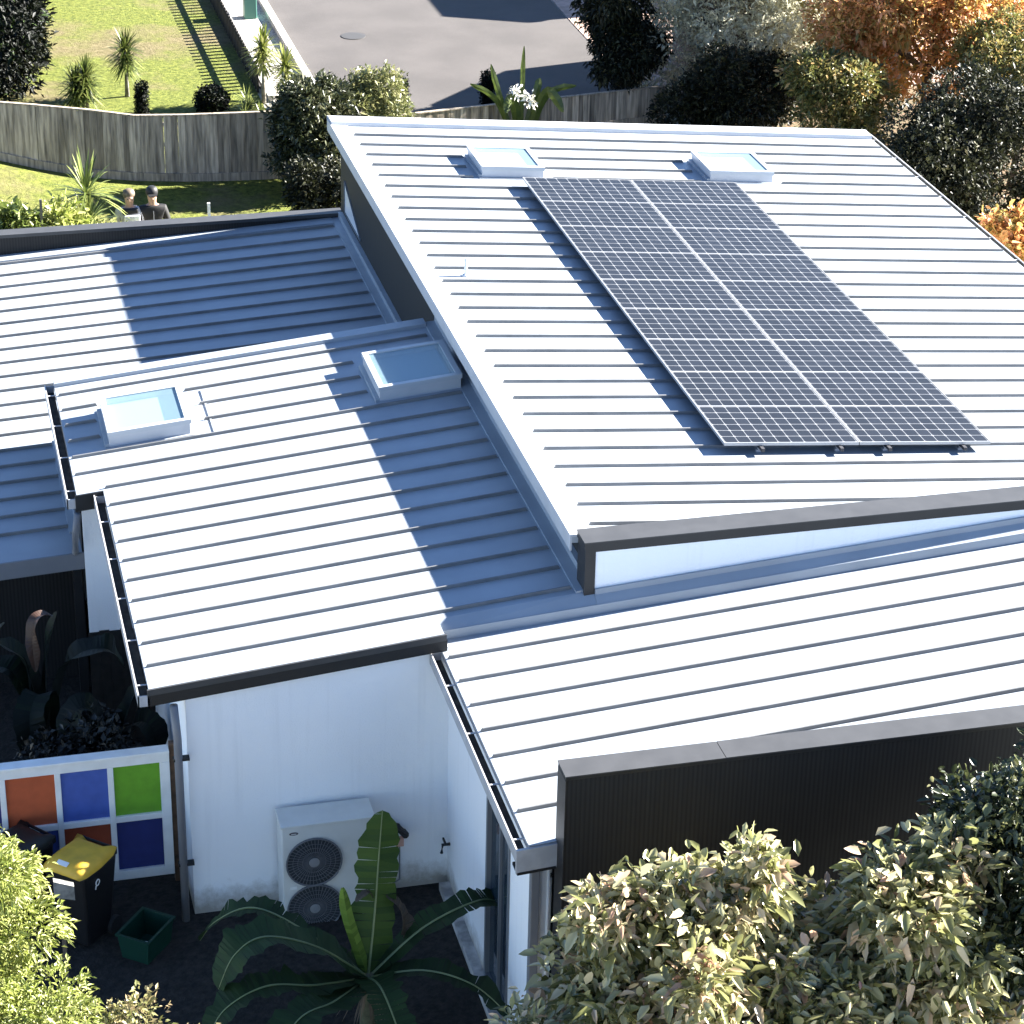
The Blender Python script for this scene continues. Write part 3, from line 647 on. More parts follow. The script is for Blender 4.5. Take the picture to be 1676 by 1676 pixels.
# ------------------------------------------------------------------ vegetation helpers
def leaves(blobs, n, L, W, seed, shell=.55, ros=7, up=.25, out=.7, droop=.15, cl=None, six=False):
    """leaf clusters scattered through ellipsoid blobs (cx,cy,cz,rx,ry,rz). returns verts, faces, tints"""
    rg = np.random.default_rng(seed); B = np.array(blobs, float)
    wt = (B[:, 3] * B[:, 4] + B[:, 4] * B[:, 5] + B[:, 3] * B[:, 5]); wt /= wt.sum()
    nc = max(1, n // ros); k = rg.choice(len(B), nc, p=wt)
    d = rg.normal(size=(nc, 3)); d /= np.linalg.norm(d, axis=1)[:, None]
    r = shell + (1 - shell) * rg.random(nc) ** .7
    C = B[k, :3] + d * r[:, None] * B[k, 3:]
    ct = rg.random(nc)
    N = nc * ros; ci = np.repeat(np.arange(nc), ros)
    od = d[ci] / B[k, 3:][ci]; od /= np.linalg.norm(od, axis=1)[:, None]
    a = od * out + rg.normal(size=(N, 3)) * .75 + np.array([0, 0, up]); a /= np.linalg.norm(a, axis=1)[:, None]
    base = C[ci] + rg.normal(size=(N, 3)) * (cl if cl else L * .45)
    sz = rg.uniform(.45, 1.3, N)
    ref = rg.normal(size=(N, 3)) * .5 + np.array([0, 0, 1.]); s = np.cross(a, ref); s /= np.linalg.norm(s, axis=1)[:, None] + 1e-9
    nn = np.cross(s, a)
    Ln = (L * sz)[:, None]; Wn = (W * sz * rg.uniform(.8, 1.2, N))[:, None] / 2
    dr = np.array([0, 0, -1.]) * droop
    tint = np.clip(.72 * ct[ci] + .28 * rg.random(N), 0, 1)
    if six:
        p0 = base; p1 = base + a * Ln * .33 + s * Wn + nn * Wn * .3; p2 = base + a * Ln * .72 + s * Wn * .75 + nn * Wn * .2 + dr * Ln * .5
        p3 = base + a * Ln + dr * Ln; p4 = base + a * Ln * .72 - s * Wn * .75 + nn * Wn * .2 + dr * Ln * .5; p5 = base + a * Ln * .33 - s * Wn + nn * Wn * .3
        V = np.stack([p0, p1, p2, p3, p4, p5], 1).reshape(-1, 3); m = 6
        F = np.array([[0, 1, 2, 3], [0, 3, 4, 5]])
    else:
        p0 = base; p1 = base + a * Ln * .45 + s * Wn + nn * Wn * .35; p2 = base + a * Ln + dr * Ln; p3 = base + a * Ln * .45 - s * Wn + nn * Wn * .35
        V = np.stack([p0, p1, p2, p3], 1).reshape(-1, 3); m = 4
        F = np.array([[0, 1, 2], [0, 2, 3]])
    Fa = (F[None] + (np.arange(N) * m)[:, None, None]).reshape(-1, F.shape[1])
    return V, Fa, np.repeat(tint, len(F))

def npmesh(name, V, F, T, m, parent=None):
    off = OFF.get(parent.name, Vector((0, 0, 0))) if parent else Vector((0, 0, 0))
    V = V - np.array(off)[None]
    me = bpy.data.meshes.new(name); k = F.shape[1]
    me.vertices.add(len(V)); me.vertices.foreach_set('co', V.astype(np.float32).ravel())
    me.loops.add(F.size); me.loops.foreach_set('vertex_index', F.astype(np.int32).ravel())
    me.polygons.add(len(F)); me.polygons.foreach_set('loop_start', np.arange(0, F.size, k, dtype=np.int32))
    me.update(calc_edges=True); me.validate()
    at = me.attributes.new('tint', 'FLOAT', 'FACE'); at.data.foreach_set('value', T.astype(np.float32))
    me.materials.append(m); o = bpy.data.objects.new(name, me); COL.objects.link(o)
    if parent: o.parent = parent
    OFF[o.name] = off.copy(); return o

def lumps(c, r, k, seed, s=(.28, .5), core=.75):
    """a core ellipsoid with k smaller lumps over its surface: an uneven crown"""
    rg = random.Random(seed); B = [(c[0], c[1], c[2], r[0] * core, r[1] * core, r[2] * core)]
    for _ in range(k):
        th = rg.uniform(0, 2 * math.pi); ph = rg.uniform(-.7, 1.35); q = rg.uniform(*s); m_ = rg.uniform(.6, .95)
        d = (math.cos(th) * math.cos(ph), math.sin(th) * math.cos(ph), math.sin(ph))
        R_ = (r[0] + r[1] + r[2]) / 3 * q
        B.append((c[0] + d[0] * r[0] * m_, c[1] + d[1] * r[1] * m_, c[2] + d[2] * r[2] * m_, R_ * rg.uniform(.8, 1.3), R_ * rg.uniform(.8, 1.3), R_ * rg.uniform(.7, 1.1)))
    return B

BARK = mat('bark', (.075, .06, .048), .9, var=.35, vscale=9, bump=.6)
BARKP = mat('pale_bark', (.22, .20, .17), .9, var=.35, vscale=9, bump=.6)
def tree(name, base, c, r, k, n, L, W, m, label, cat, seed, rad=.09, group=None, bark=None, six=False, **kw):
    t = thing(name, (base[0], base[1], GZ), label, cat, group); ex = kw.pop('extra', []); tw = kw.pop('twigs', 0)
    B = lumps(c, r, k, seed, **({'s': kw.pop('s')} if 's' in kw else {}))
    B += ex
    V, F, T = leaves(B, n, L, W, seed, six=six, **kw); npmesh('crown', V, F, T, m, t)
    tr = MB(); bz = Vector((base[0], base[1], GZ)); cc = Vector(c)
    mid = bz.lerp(cc, .55) + Vector((.05, .04, 0))
    tr.tube([bz, bz.lerp(mid, .5) + Vector((.03, -.02, 0)), mid, cc], [rad, rad * .8, rad * .62, rad * .3], 8)
    rg = random.Random(seed)
    for _ in range(tw):
        q = rg.choice(B[1:]); d = Vector((rg.gauss(0, 1), rg.gauss(0, 1), rg.gauss(.5, .8))).normalized(); p = Vector(q[:3]); tip = p + Vector((d.x * q[3], d.y * q[4], d.z * q[5])) * 1.12
        tr.tube([p - (p - cc) * .3, p + (tip - p) * .4, tip], [.009, .006, .003], 4)
    for q in B[1:9]:
        tr.tube([mid.lerp(cc, .3), mid.lerp(Vector(q[:3]), .6) + Vector((0, 0, .08)), Vector(q[:3])], [rad * .4, rad * .25, rad * .1], 6)
    tr.build('trunk', bark or BARK, t, smooth=True)
    return t

GL = leafmat('photinia_leaf', [(0, (.07, .08, .026)), (.35, (.23, .235, .09)), (.68, (.50, .47, .27)), (.88, (.56, .40, .27)), (1, (.28, .10, .06))], .25, .42, 1.0)
GD = leafmat('dark_evergreen_leaf', [(0, (.005, .006, .003)), (.6, (.016, .019, .008)), (.88, (.05, .052, .022)), (1, (.17, .15, .09))], .5, .2, .3)
GV = leafmat('olive_silver_leaf', [(0, (.26, .26, .18)), (.5, (.60, .58, .44)), (1, (.80, .78, .64))], .45, .5)
GO = leafmat('autumn_leaf', [(0, (.14, .13, .03)), (.25, (.36, .26, .07)), (.6, (.64, .32, .12)), (.85, (.72, .36, .19)), (1, (.70, .56, .28))], .45, .48)
GM = leafmat('mixed_green_leaf', [(0, (.04, .05, .014)), (.45, (.15, .155, .045)), (.75, (.30, .24, .08)), (1, (.46, .26, .11))], .42, .35)
GY = leafmat('yellow_green_leaf', [(0, (.11, .15, .03)), (.4, (.26, .30, .06)), (.8, (.42, .44, .15)), (1, (.5, .48, .26))], .45, .3)
GP = leafmat('palm_leaf', [(0, (.03, .05, .012)), (.5, (.12, .16, .035)), (1, (.30, .33, .10))], .4, .3)
GC = leafmat('conifer_leaf', [(0, (.0008, .0016, .0008)), (.8, (.003, .006, .0015)), (1, (.07, .12, .03))], .6, .15, .3)
GG = leafmat('shrub_mid_leaf', [(0, (.012, .016, .008)), (.5, (.04, .05, .02)), (.8, (.13, .135, .07)), (1, (.34, .31, .20))], .35, .25)
GS = leafmat('sprig_leaf', [(0, (.10, .12, .03)), (.5, (.22, .20, .08)), (1, (.30, .22, .13))], .4, .3)

# --- near trees in front of the black wall
FG = 'glossy shrubs before the black wall'
KW = dict(group=FG, six=True, droop=.3, shell=.35, s=(.16, .36), twigs=60)
tree('broadleaf_shrub', (-.45, -4.9), (-.50, -4.9, -1.30), (1.18, .95, 1.12), 34, 15500, .165, .062, GL, 'glossy pale green and reddish shrub in front of the left end of the black wall', 'shrub', 11, extra=[(-1.2, -4.95, -.22, .3, .3, .3), (-.05, -4.95, -.12, .34, .3, .36), (.05, -4.95, .08, .16, .16, .22), (-.7, -4.9, -.15, .4, .3, .25)], **KW)
tree('broadleaf_shrub', (.45, -5.3), (.50, -5.35, -1.60), (.95, .7, .98), 24, 10500, .165, .062, GL, 'low glossy shrub filling the gap between the two taller glossy shrubs', 'shrub', 15, **KW)
tree('broadleaf_shrub', (1.35, -5.0), (1.40, -5.0, -1.30), (1.12, .9, 1.12), 30, 14500, .165, .062, GL, 'glossy pale green shrub between the reddish shrub and the dark tree at the right edge', 'shrub', 12, extra=[(1.7, -5.0, -.1, .4, .3, .3), (1.2, -5.0, -.25, .3, .3, .25)], **KW)
tree('broadleaf_shrub', (-1.60, -5.5), (-1.62, -5.4, -1.90), (.80, .6, .98), 20, 6800, .12, .04, GL, 'low pale green shrub at the foot of the photo beside the glazed door', 'shrub', 13, **KW)
tree('evergreen_tree', (2.75, -4.6), (2.62, -4.75, -.65), (.85, 1.0, 1.35), 14, 17000, .10, .045, leafmat('near_evergreen_leaf', [(0, (.012, .018, .008)), (.6, (.035, .045, .018)), (.88, (.12, .13, .05)), (1, (.26, .24, .12))], .32, .25), 'tall dark green tree rising at the right edge before the black wall', 'tree', 14, six=True, droop=.25, shell=.4)
# --- near yellow-green shrubs bottom left
tree('feathery_shrub', (-6.1, -4.3), (-6.25, -4.35, -.30), (.66, .7, 1.02), 16, 26000, .08, .02, GY, 'tall feathery yellow green shrub at the left edge beside the bins', 'shrub', 21, group='feathery shrubs in the bottom left corner', ros=12, out=1.2, droop=.35, cl=.035, shell=.6)
tree('feathery_shrub', (-5.5, -5.3), (-5.72, -5.3, -1.12), (.66, .7, .92), 14, 17000, .075, .02, GY, 'low feathery yellow green shrub along the bottom left edge of the photo', 'shrub', 22, group='feathery shrubs in the bottom left corner', ros=12, out=1.2, droop=.35, cl=.035, shell=.6)
tree('sprig_shrub', (-5.08, -5.1), (-5.0, -5.1, -.82), (.34, .3, .66), 9, 2200, .055, .026, GS, 'sparse pale sprigs standing above the low yellow green shrub', 'shrub', 23, rad=.03, shell=.3, ros=8)
tree('sprig_shrub', (-4.66, -5.1), (-4.62, -5.1, -1.2), (.26, .26, .52), 6, 1500, .055, .026, GS, 'small pale leafed shrub at the bottom edge under the banana leaves', 'shrub', 24, rad=.03, shell=.3, ros=8)

# --- background trees
tree('evergreen_tree', (8.0, 25.9), (8.0, 25.9, -1.75), (.80, .8, 2.0), 16, 22000, .13, .05, GD, 'dark drooping tree beside the driveway, left of the silvery tree', 'tree', 31, droop=.5)
tree('silver_leaved_tree', (10.4, 25.2), (10.5, 25.3, -1.75), (1.65, 1.4, 1.75), 24, 38000, .13, .042, GV, 'silvery grey green tree between the dark drooping tree and the orange tree', 'tree', 32, bark=BARKP, extra=[(9.05, 25.6, -2.3, .6, .5, .9), (8.95, 25.7, -1.2, .6, .5, .8), (8.75, 25.8, -3.1, .5, .4, .5)])
tree('evergreen_tree', (9.3, 23.6), (10.0, 23.9, -3.0), (1.55, .8, 1.0), 16, 24000, .11, .045, GD, 'wide low dark bushy tree with pale leaning trunk below the silvery tree', 'tree', 33, bark=BARKP)
tree('autumn_tree', (13.0, 22.4), (13.1, 22.2, -1.45), (2.35, 1.5, 1.6), 28, 40000, .14, .06, GO, 'large orange leaved autumn tree in the top right corner', 'tree', 34, rad=.14)
tree('autumn_tree', (10.7, 20.9), (10.75, 20.9, -2.35), (1.05, 1.0, 1.15), 14, 17000, .12, .05, GM, 'green and rust coloured bushy tree below the left side of the orange tree', 'tree', 35)
tree('evergreen_tree', (11.9, 17.4), (12.1, 17.3, -2.35), (1.95, 1.5, 1.35), 22, 42000, .11, .045, GD, 'wide dark evergreen tree beyond the far gutter at the right edge', 'tree', 36, rad=.12)
tree('autumn_tree', (13.9, 19.9), (13.9, 19.9, -1.35), (1.3, 1.2, 1.1), 14, 18000, .12, .05, GM, 'olive and brown tree between the orange tree and the dark evergreen at the right edge', 'tree', 37)
tree('broadleaf_shrub', (11.2, 14.2), (11.45, 14.2, -2.4), (.55, .5, .5), 7, 1900, .17, .085, GO, 'yellow and orange leaved shrub at the right edge below the dark evergreen', 'shrub', 38, six=True)
tree('broadleaf_shrub', (1.32, 22.1), (1.34, 22.1, -2.45), (.78, .55, 1.25), 15, 22000, .12, .045, GG, 'big dark shrub with pale leaf tips behind the far corner of the high roof', 'shrub', 39, s=(.25, .45))
tree('broadleaf_shrub', (2.25, 22.6), (2.30, 22.55, -2.45), (.75, .6, .85), 12, 9000, .11, .04, leafmat('shrub_light_leaf', [(0, (.07, .09, .03)), (.5, (.18, .19, .07)), (1, (.34, .32, .16))], .4, .25), 'yellowish shrub showing just over the far edge of the high roof', 'shrub', 40)
tree('broadleaf_shrub', (.78, 22.0), (.76, 22.0, -2.95), (.42, .40, .70), 8, 6000, .12, .045, GG, 'low grey green shrub in front of the wooden fence, left of the big dark shrub', 'shrub', 41)
tree('evergreen_tree', (1.0, 20.4), (1.02, 20.4, -3.15), (.78, .6, .62), 9, 9000, .11, .045, GD, 'low very dark shrub between the black parapet and the big dark shrub', 'shrub', 42)

# conifer hedge, topiary
t = thing('conifer_hedge', (-4.4, 31.0, GZ), 'tall dark clipped conifer hedge in the top left corner', 'hedge')
V, F, T = leaves([(-4.25 + .09 * k, 29.3 + k * 1.3, -1.7, 1.15, .95, 2.2) for k in range(8)] + [(-4.1, 28.9, -2.9, .95, .6, .85), (-4.0, 29.9, -2.8, .95, .7, .95), (-3.9, 31.2, -2.8, .95, .8, .95)] + [(-6.5, 28.9 + k * 1.5, -1.5, 1.4, .95, 2.3) for k in range(6)], 80000, .17, .065, 51, shell=.75); npmesh('foliage', V, F, T, GC, t)
b = MB()
for k in range(7): b.tube([(-4.7, 29.0 + k * 1.3, GZ), (-4.7, 29 + k * 1.3, -1.2)], [.08, .04], 7)
b.build('stem', BARK, t)
def topiary(x, y, h, r, label, seed):
    t = thing('topiary_shrub', (x, y, GZ), label, 'clipped shrub', 'clipped shrubs beyond the wooden fence')
    V, F, T = leaves([(x, y, GZ + h * (.18 + .16 * k), r, r, h * .16) for k in range(6)], 3000, .06, .03, seed, shell=.6); npmesh('foliage', V, F, T, GC, t)
    b = MB(); b.tube([(x, y, GZ), (x, y, GZ + h * .8)], [.03, .015], 6); b.build('stem', BARK, t)
topiary(-1.46, 27.0, .66, .105, 'narrow clipped column shrub just beyond the wooden fence on the lawn', 61)
topiary(3.65, 26.5, .60, .12, 'small clipped column shrub at the foot of the driveway', 62)
topiary(5.45, 26.6, .62, .12, 'dark clipped column shrub in the driveway shade beside the strelitzia', 63)
t = thing('round_shrub', (-.05, 27.2, GZ), 'dark rounded clipped bush beyond the wooden fence near the cordylines', 'shrub')
V, F, T = leaves([(-.05, 27.2, GZ + .24, .32, .28, .26)], 4500, .07, .035, 64, shell=.7); npmesh('foliage', V, F, T, GC, t)
b = MB(); b.tube([(-.05, 27.2, GZ), (-.05, 27.2, GZ + .3)], .03, 6); b.build('stem', BARK, t)

# strap-leaved plants
def blades(b, c, n, L, W, seed, spread=(.2, 1.5), droop=.5, segs=4):
    rg = random.Random(seed)
    for _ in range(n):
        th = rg.uniform(0, 2 * math.pi); el = rg.uniform(*spread); l = L * rg.uniform(.7, 1.1); t = rg.random()
        d = Vector((math.cos(th) * math.cos(el), math.sin(th) * math.cos(el), math.sin(el))); s = d.cross(Vector((0, 0, 1)))
        s = (s.normalized() if s.length > .01 else Vector((1, 0, 0))); p = Vector(c); prev = None
        for k in range(segs + 1):
            f = k / segs; w = W * (.6 + .9 * f) * (1 - f) ** .6 if f < 1 else 0
            q = Vector(c) + d * l * f + Vector((0, 0, -droop * l * f * f * math.cos(el)))
            cur = (q - s * w, q + s * w)
            if prev: b.quad(prev[0], prev[1], cur[1], cur[0], t=t)
            prev = cur
def palm(x, y, h, L, n, label, seed, heads=1, m=GP, W=.02):
    t = thing('yucca_palm', (x, y, GZ), label, 'palm', 'small spiky palms beyond the wooden fence'); rg = random.Random(seed)
    tr = MB(); hd = []
    for k in range(heads):
        tx, ty, tz = x + (rg.uniform(-.25, .25) if k else 0), y + (rg.uniform(-.2, .2) if k else 0), GZ + h * (1 - .22 * k)
        tr.tube([(x, y, GZ), ((x + tx) / 2, (y + ty) / 2, GZ + h * .45), (tx, ty, tz)], [.05, .035, .03], 7); hd.append((tx, ty, tz))
    tr.build('trunk', BARKP, t, smooth=True)
    for q in hd:
        b = MB()
        for j in range(4): blades(b, (q[0], q[1], q[2] - j * .11), n // 2, L * (1 - .06 * j), W, seed + j + int(q[2] * 10), (-.9 if j else -.2, 1.45), .25); b.build('leaf_head', m, t, fix=False)
palm(-1.60, 28.5, 1.0, .52, 170, 'tallest spiky palm standing alone in the middle of the far lawn', 71)
palm(-2.48, 27.7, .72, .5, 150, 'twin headed spiky palm on the far lawn, nearest the conifer hedge', 72, 2)
palm(1.05, 27.6, 1.15, .52, 160, 'tall thin stemmed spiky palm in the gravel strip', 73, m=GY)
palm(1.45, 27.3, .85, .5, 150, 'shorter spiky palm beside the driveway kerb above the big dark shrub', 74, m=GY)
t = thing('flax_plants', (.75, 27.4, GZ), 'clump of strappy plants at the foot of the spiky palms', 'plants')
b = MB()
for k in range(9): blades(b, (random.Random(k).uniform(.35, 1.9), random.Random(k + 50).uniform(26.6, 27.9), GZ), 34, .42, .012, 80 + k, (.35, 1.4))
b.build('leaves', GP, t, fix=False)
# garden bed by the people
bedplants = [(-4.9, 17.4, 1.25, 'flax_plant', 'broad light green strappy plant at the left edge behind the black parapet', 90), (-4.45, 17.2, 1.2, 'flax_plant', 'bright leafy clump second from the left edge behind the black parapet', 91), (-3.78, 17.5, 1.15, 'flax_plant', 'low light green clump behind the dark stake', 92),
             (-3.30, 18.0, 1.55, 'flax_plant', 'tall spiky flax plant left of the two people', 93), (-3.12, 17.2, .85, 'flax_plant', 'yellowish clump directly beside the grey shirted person', 94)]
for x, y, h, nm, lb, sd in bedplants:
    t = thing(nm, (x, y, GZ), lb, 'plant', 'garden plants behind the black parapet'); b = MB()
    h *= 1.5
    for q in (.3, .5, .72): blades(b, (x, y, GZ + h * q), 70, h * .36, .024, sd + int(q * 10), (-.1, 1.4), .4)
    if sd != 93:
        V, F, T = leaves([(x, y, GZ + h * .78, .36, .4, .38), (x + .25, y + .1, GZ + h * .62, .3, .35, .35)], 2000, .15, .055, sd, six=True); npmesh('foliage', V, F, T, GY if sd != 91 else GP, t)
    b.build('leaves', GY if sd != 93 else GP, t, fix=False)
b = MB(); b.bar((-1.37, 17.5, GZ), (-1.39, 17.5, -2.10), .045); tag(b.build('garden_stake', WHITEP), 'white stake right of the two people', 'stake')
b = MB(); b.bar((-4.10, 17.1, GZ), (-4.08, 17.1, -1.72), .04); tag(b.build('garden_stake', mat('grey_stake', (.12, .11, .10), .8)), 'dark grey stake among the plants at the left', 'stake')

# strelitzia by the driveway
def bigleaf(b, pts, wid, t=.4, fold=.25, ragged=0, seed=1, side=None):
    """pts: midrib polyline; wid: half width profile"""
    rg = random.Random(seed); pts = [Vector(p) for p in pts]
    # resample
    P = []; n = 9
    for i in range(len(pts) - 1):
        for k in range(n): 
            f = k / n; p0 = pts[max(i - 1, 0)]; p1 = pts[i]; p2 = pts[i + 1]; p3 = pts[min(i + 2, len(pts) - 1)]
            P.append(.5 * ((2 * p1) + (p2 - p0) * f + (2 * p0 - 5 * p1 + 4 * p2 - p3) * f * f + (3 * p1 - p0 - 3 * p2 + p3) * f ** 3))
    P.append(pts[-1]); N = len(P) - 1; prev = None
    for i, p in enumerate(P):
        d = (P[min(i + 1, N)] - P[max(i - 1, 0)]).normalized(); s = d.cross(Vector(side) if side else Vector((0, 0, 1)))
        s = s.normalized() if s.length > .05 else Vector((1, 0, 0)); u = s.cross(d)
        f = i / N; w = wid * min(1, (f / .18) ** .7 if f > 0 else 0) * min(1, ((1 - f) / .22) ** .6 if f < 1 else 0); w = max(w, .008)
        wl, wr = w * (1 - ragged * rg.random()), w * (1 - ragged * rg.random())
        cur = (p - s * wl + u * wl * (fold + .12 * math.sin(i * .8 + seed)), p, p + s * wr + u * wr * (fold + .12 * math.sin(i * .7 + seed + 2)))
        if prev:
            for a in (0, 1):
                gap = .86 if ragged > .2 and rg.random() < .35 else 1
                q0, q1, q2, q3 = prev[a], prev[a + 1], cur[a + 1], cur[a]
                if a == 0: q3 = q0.lerp(q3, gap)
                else: q2 = q1.lerp(q2, gap)
                b.quad(q0, q1, q2, q3, t=min(1, max(0, t + rg.uniform(-.08, .08))))
        prev = cur
    return P
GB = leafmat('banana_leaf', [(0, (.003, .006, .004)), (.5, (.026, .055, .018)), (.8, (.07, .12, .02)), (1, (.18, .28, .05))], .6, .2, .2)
GBR = leafmat('dry_leaf', [(0, (.05, .04, .03)), (1, (.22, .15, .09))], .7, .2)
RIB = mat('midrib_green', (.16, .20, .09), .5)
t = thing('strelitzia_plant', (5.55, 24.0, GZ), 'strelitzia with upright paddle leaves and white flowers in front of the shaded driveway', 'plant')
b = MB()
for pts, w in (([(5.5, 24, GZ), (5.5, 24, -2.8), (5.52, 24, -1.7)], .05), ([(5.4, 24, GZ), (5.1, 24, -2.8), (4.9, 24.1, -2.05)], .06), ([(5.4, 24, GZ), (5.0, 24, -2.75), (4.45, 23.9, -2.35)], .06), ([(5.6, 24, GZ), (6.0, 24, -2.7), (6.55, 23.9, -2.5)], .07), ([(5.6, 24, GZ), (5.95, 23.9, -2.6), (6.25, 23.7, -2.95)], .10), ([(5.5, 24, GZ), (5.3, 23.9, -2.7), (5.1, 23.7, -2.9)], .1), ([(5.5, 24, GZ), (5.8, 24.1, -2.7), (5.9, 24.2, -2.4)], .08)):
    bigleaf(b, pts, w, .22, ragged=.15, seed=3, side=(.1, 1, .1))
b.build('leaf', GP, t, fix=False)
FLW = mat('white_flower', (.75, .74, .66), .6)
for (x, z, s) in ((5.30, -2.5, .075), (5.58, -2.66, .07)):
    V, F, T = leaves([(x, 23.7, z, s, s, s)], 60, .10, .045, int(x * 100), ros=4); npmesh('flower', V, F, T, FLW, t)

# banana plant in the yard
BX, BY = -2.52, -1.72
bn = thing('banana_plant', (BX, BY, GZ), 'banana plant with one tall upright leaf in front of the air conditioner', 'banana plant')
b = MB(); b.tube([(BX, BY, GZ), (BX, BY, -3.3), (BX + .02, BY + .02, -3.0)], [.09, .075, .05], 10); b.build('stem', mat('banana_stem', (.10, .095, .05), .7, var=.4, vscale=12), bn, smooth=True)
K = (BX, BY, -3.05)
LV = [([K, (-2.42, -1.55, -2.45), (-2.35, -1.4, -1.95), (-2.29, -1.3, -1.46)], .225, .62, (.0, 1, .15), .22),
      ([K, (-1.98, -1.60, -2.66), (-1.45, -1.5, -2.50), (-1.18, -1.42, -2.60), (-.99, -1.4, -2.88)], .20, .34, None, .30),
      ([K, (-3.0, -1.75, -2.60), (-3.5, -1.8, -2.36), (-3.80, -1.88, -2.46), (-3.97, -1.94, -2.78)], .27, .42, None, .25),
      ([K, (-3.08, -1.50, -2.58), (-3.52, -1.25, -2.42), (-3.86, -1.1, -2.62), (-4.02, -1.0, -2.9)], .18, .35, None, .5),
      ([K, (-3.07, -2.05, -2.80), (-3.55, -2.12, -2.68), (-3.95, -2.2, -2.82), (-4.15, -2.3, -3.1)], .24, .32, None, .45),
      ([K, (-2.95, -2.3, -2.82), (-3.35, -2.6, -2.75), (-3.75, -3.0, -3.1)], .25, .34, None, .35),
      ([K, (-2.48, -2.15, -2.86), (-2.42, -2.6, -2.98), (-2.36, -2.95, -3.3)], .21, .42, None, .3),
      ([K, (-2.05, -2.05, -2.80), (-1.62, -2.3, -2.86), (-1.30, -2.5, -3.15)], .19, .22, None, .5)]
for i, (pts, w, tt, sd, rg_) in enumerate(LV):
    b = MB(); Pm = bigleaf(b, pts, w, tt, .22, rg_, i + 5, sd); lo = b.build('leaf', GB, bn, fix=False)
    b = MB(); b.tube([p + Vector((0, -.006, .008)) for p in Pm], [.014 - .010 * k / len(Pm) for k in range(len(Pm))], 5, cap=False); b.build('midrib', RIB, lo)
b = MB(); bigleaf(b, [K, (-2.60, -1.70, -2.75), (-2.70, -1.70, -2.35), (-2.75, -1.7, -1.99)], .055, .9, .9, 0, 30, (0, 1, .1)); lf = b.build('leaf', GB, bn, fix=False); lf['label'] = 'young bright green leaf'
b = MB(); blades(b, (BX, BY, -3.05), 60, .45, .012, 99, (-1.4, -.2), .3); b.build('dead_leaf', GBR, bn, fix=False)
b = MB(); bigleaf(b, [(-2.42, -1.5, -2.3), (-2.48, -1.5, -2.22), (-2.6, -1.55, -2.28)], .05, .2, .3, .3, 8); b.build('dead_leaf', GBR, bn, fix=False); b = MB(); bigleaf(b, [(-2.3, -1.5, -2.3), (-2.15, -1.5, -2.5), (-2.1, -1.55, -2.8)], .12, .1, .3, .5, 9); b.build('dead_leaf', GBR, bn, fix=False)

# dark plants in the shaded courtyard
def courtplant(x, y, lv, label, seed, extra=None):
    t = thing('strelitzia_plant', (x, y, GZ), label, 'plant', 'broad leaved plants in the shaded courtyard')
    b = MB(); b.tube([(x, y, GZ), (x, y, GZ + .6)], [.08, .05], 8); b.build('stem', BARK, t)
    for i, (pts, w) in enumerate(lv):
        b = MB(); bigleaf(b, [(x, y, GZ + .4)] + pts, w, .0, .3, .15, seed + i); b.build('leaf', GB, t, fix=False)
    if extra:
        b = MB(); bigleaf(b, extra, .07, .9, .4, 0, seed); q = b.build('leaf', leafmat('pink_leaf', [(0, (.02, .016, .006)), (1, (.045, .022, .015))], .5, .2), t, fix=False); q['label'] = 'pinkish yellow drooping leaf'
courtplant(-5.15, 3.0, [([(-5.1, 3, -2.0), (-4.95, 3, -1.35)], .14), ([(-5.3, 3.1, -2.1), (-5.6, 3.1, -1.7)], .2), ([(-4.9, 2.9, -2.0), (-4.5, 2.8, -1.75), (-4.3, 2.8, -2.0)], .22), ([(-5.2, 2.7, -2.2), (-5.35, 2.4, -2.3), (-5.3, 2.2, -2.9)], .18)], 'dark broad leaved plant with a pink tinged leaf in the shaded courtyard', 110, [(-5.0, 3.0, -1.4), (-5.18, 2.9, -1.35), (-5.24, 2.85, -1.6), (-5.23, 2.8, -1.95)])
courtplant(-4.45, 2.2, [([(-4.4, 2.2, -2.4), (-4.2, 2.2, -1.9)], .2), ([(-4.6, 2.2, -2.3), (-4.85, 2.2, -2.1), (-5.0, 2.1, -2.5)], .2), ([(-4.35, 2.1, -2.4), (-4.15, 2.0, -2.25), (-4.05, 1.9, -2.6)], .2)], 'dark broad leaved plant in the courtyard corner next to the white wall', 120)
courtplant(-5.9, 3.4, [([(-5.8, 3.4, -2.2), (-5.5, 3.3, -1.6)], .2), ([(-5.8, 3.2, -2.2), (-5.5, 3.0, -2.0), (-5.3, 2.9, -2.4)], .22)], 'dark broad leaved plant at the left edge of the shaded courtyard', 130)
tree('courtyard_shrub', (-4.7, 1.8), (-4.85, 1.9, -2.75), (.75, .5, .55), 7, 3500, .10, .045, leafmat('courtyard_leaf', [(0, (.003, .004, .003)), (1, (.010, .012, .008))], .5, .1), 'low dark shrub directly behind the coloured screen', 'shrub', 140, rad=.03)

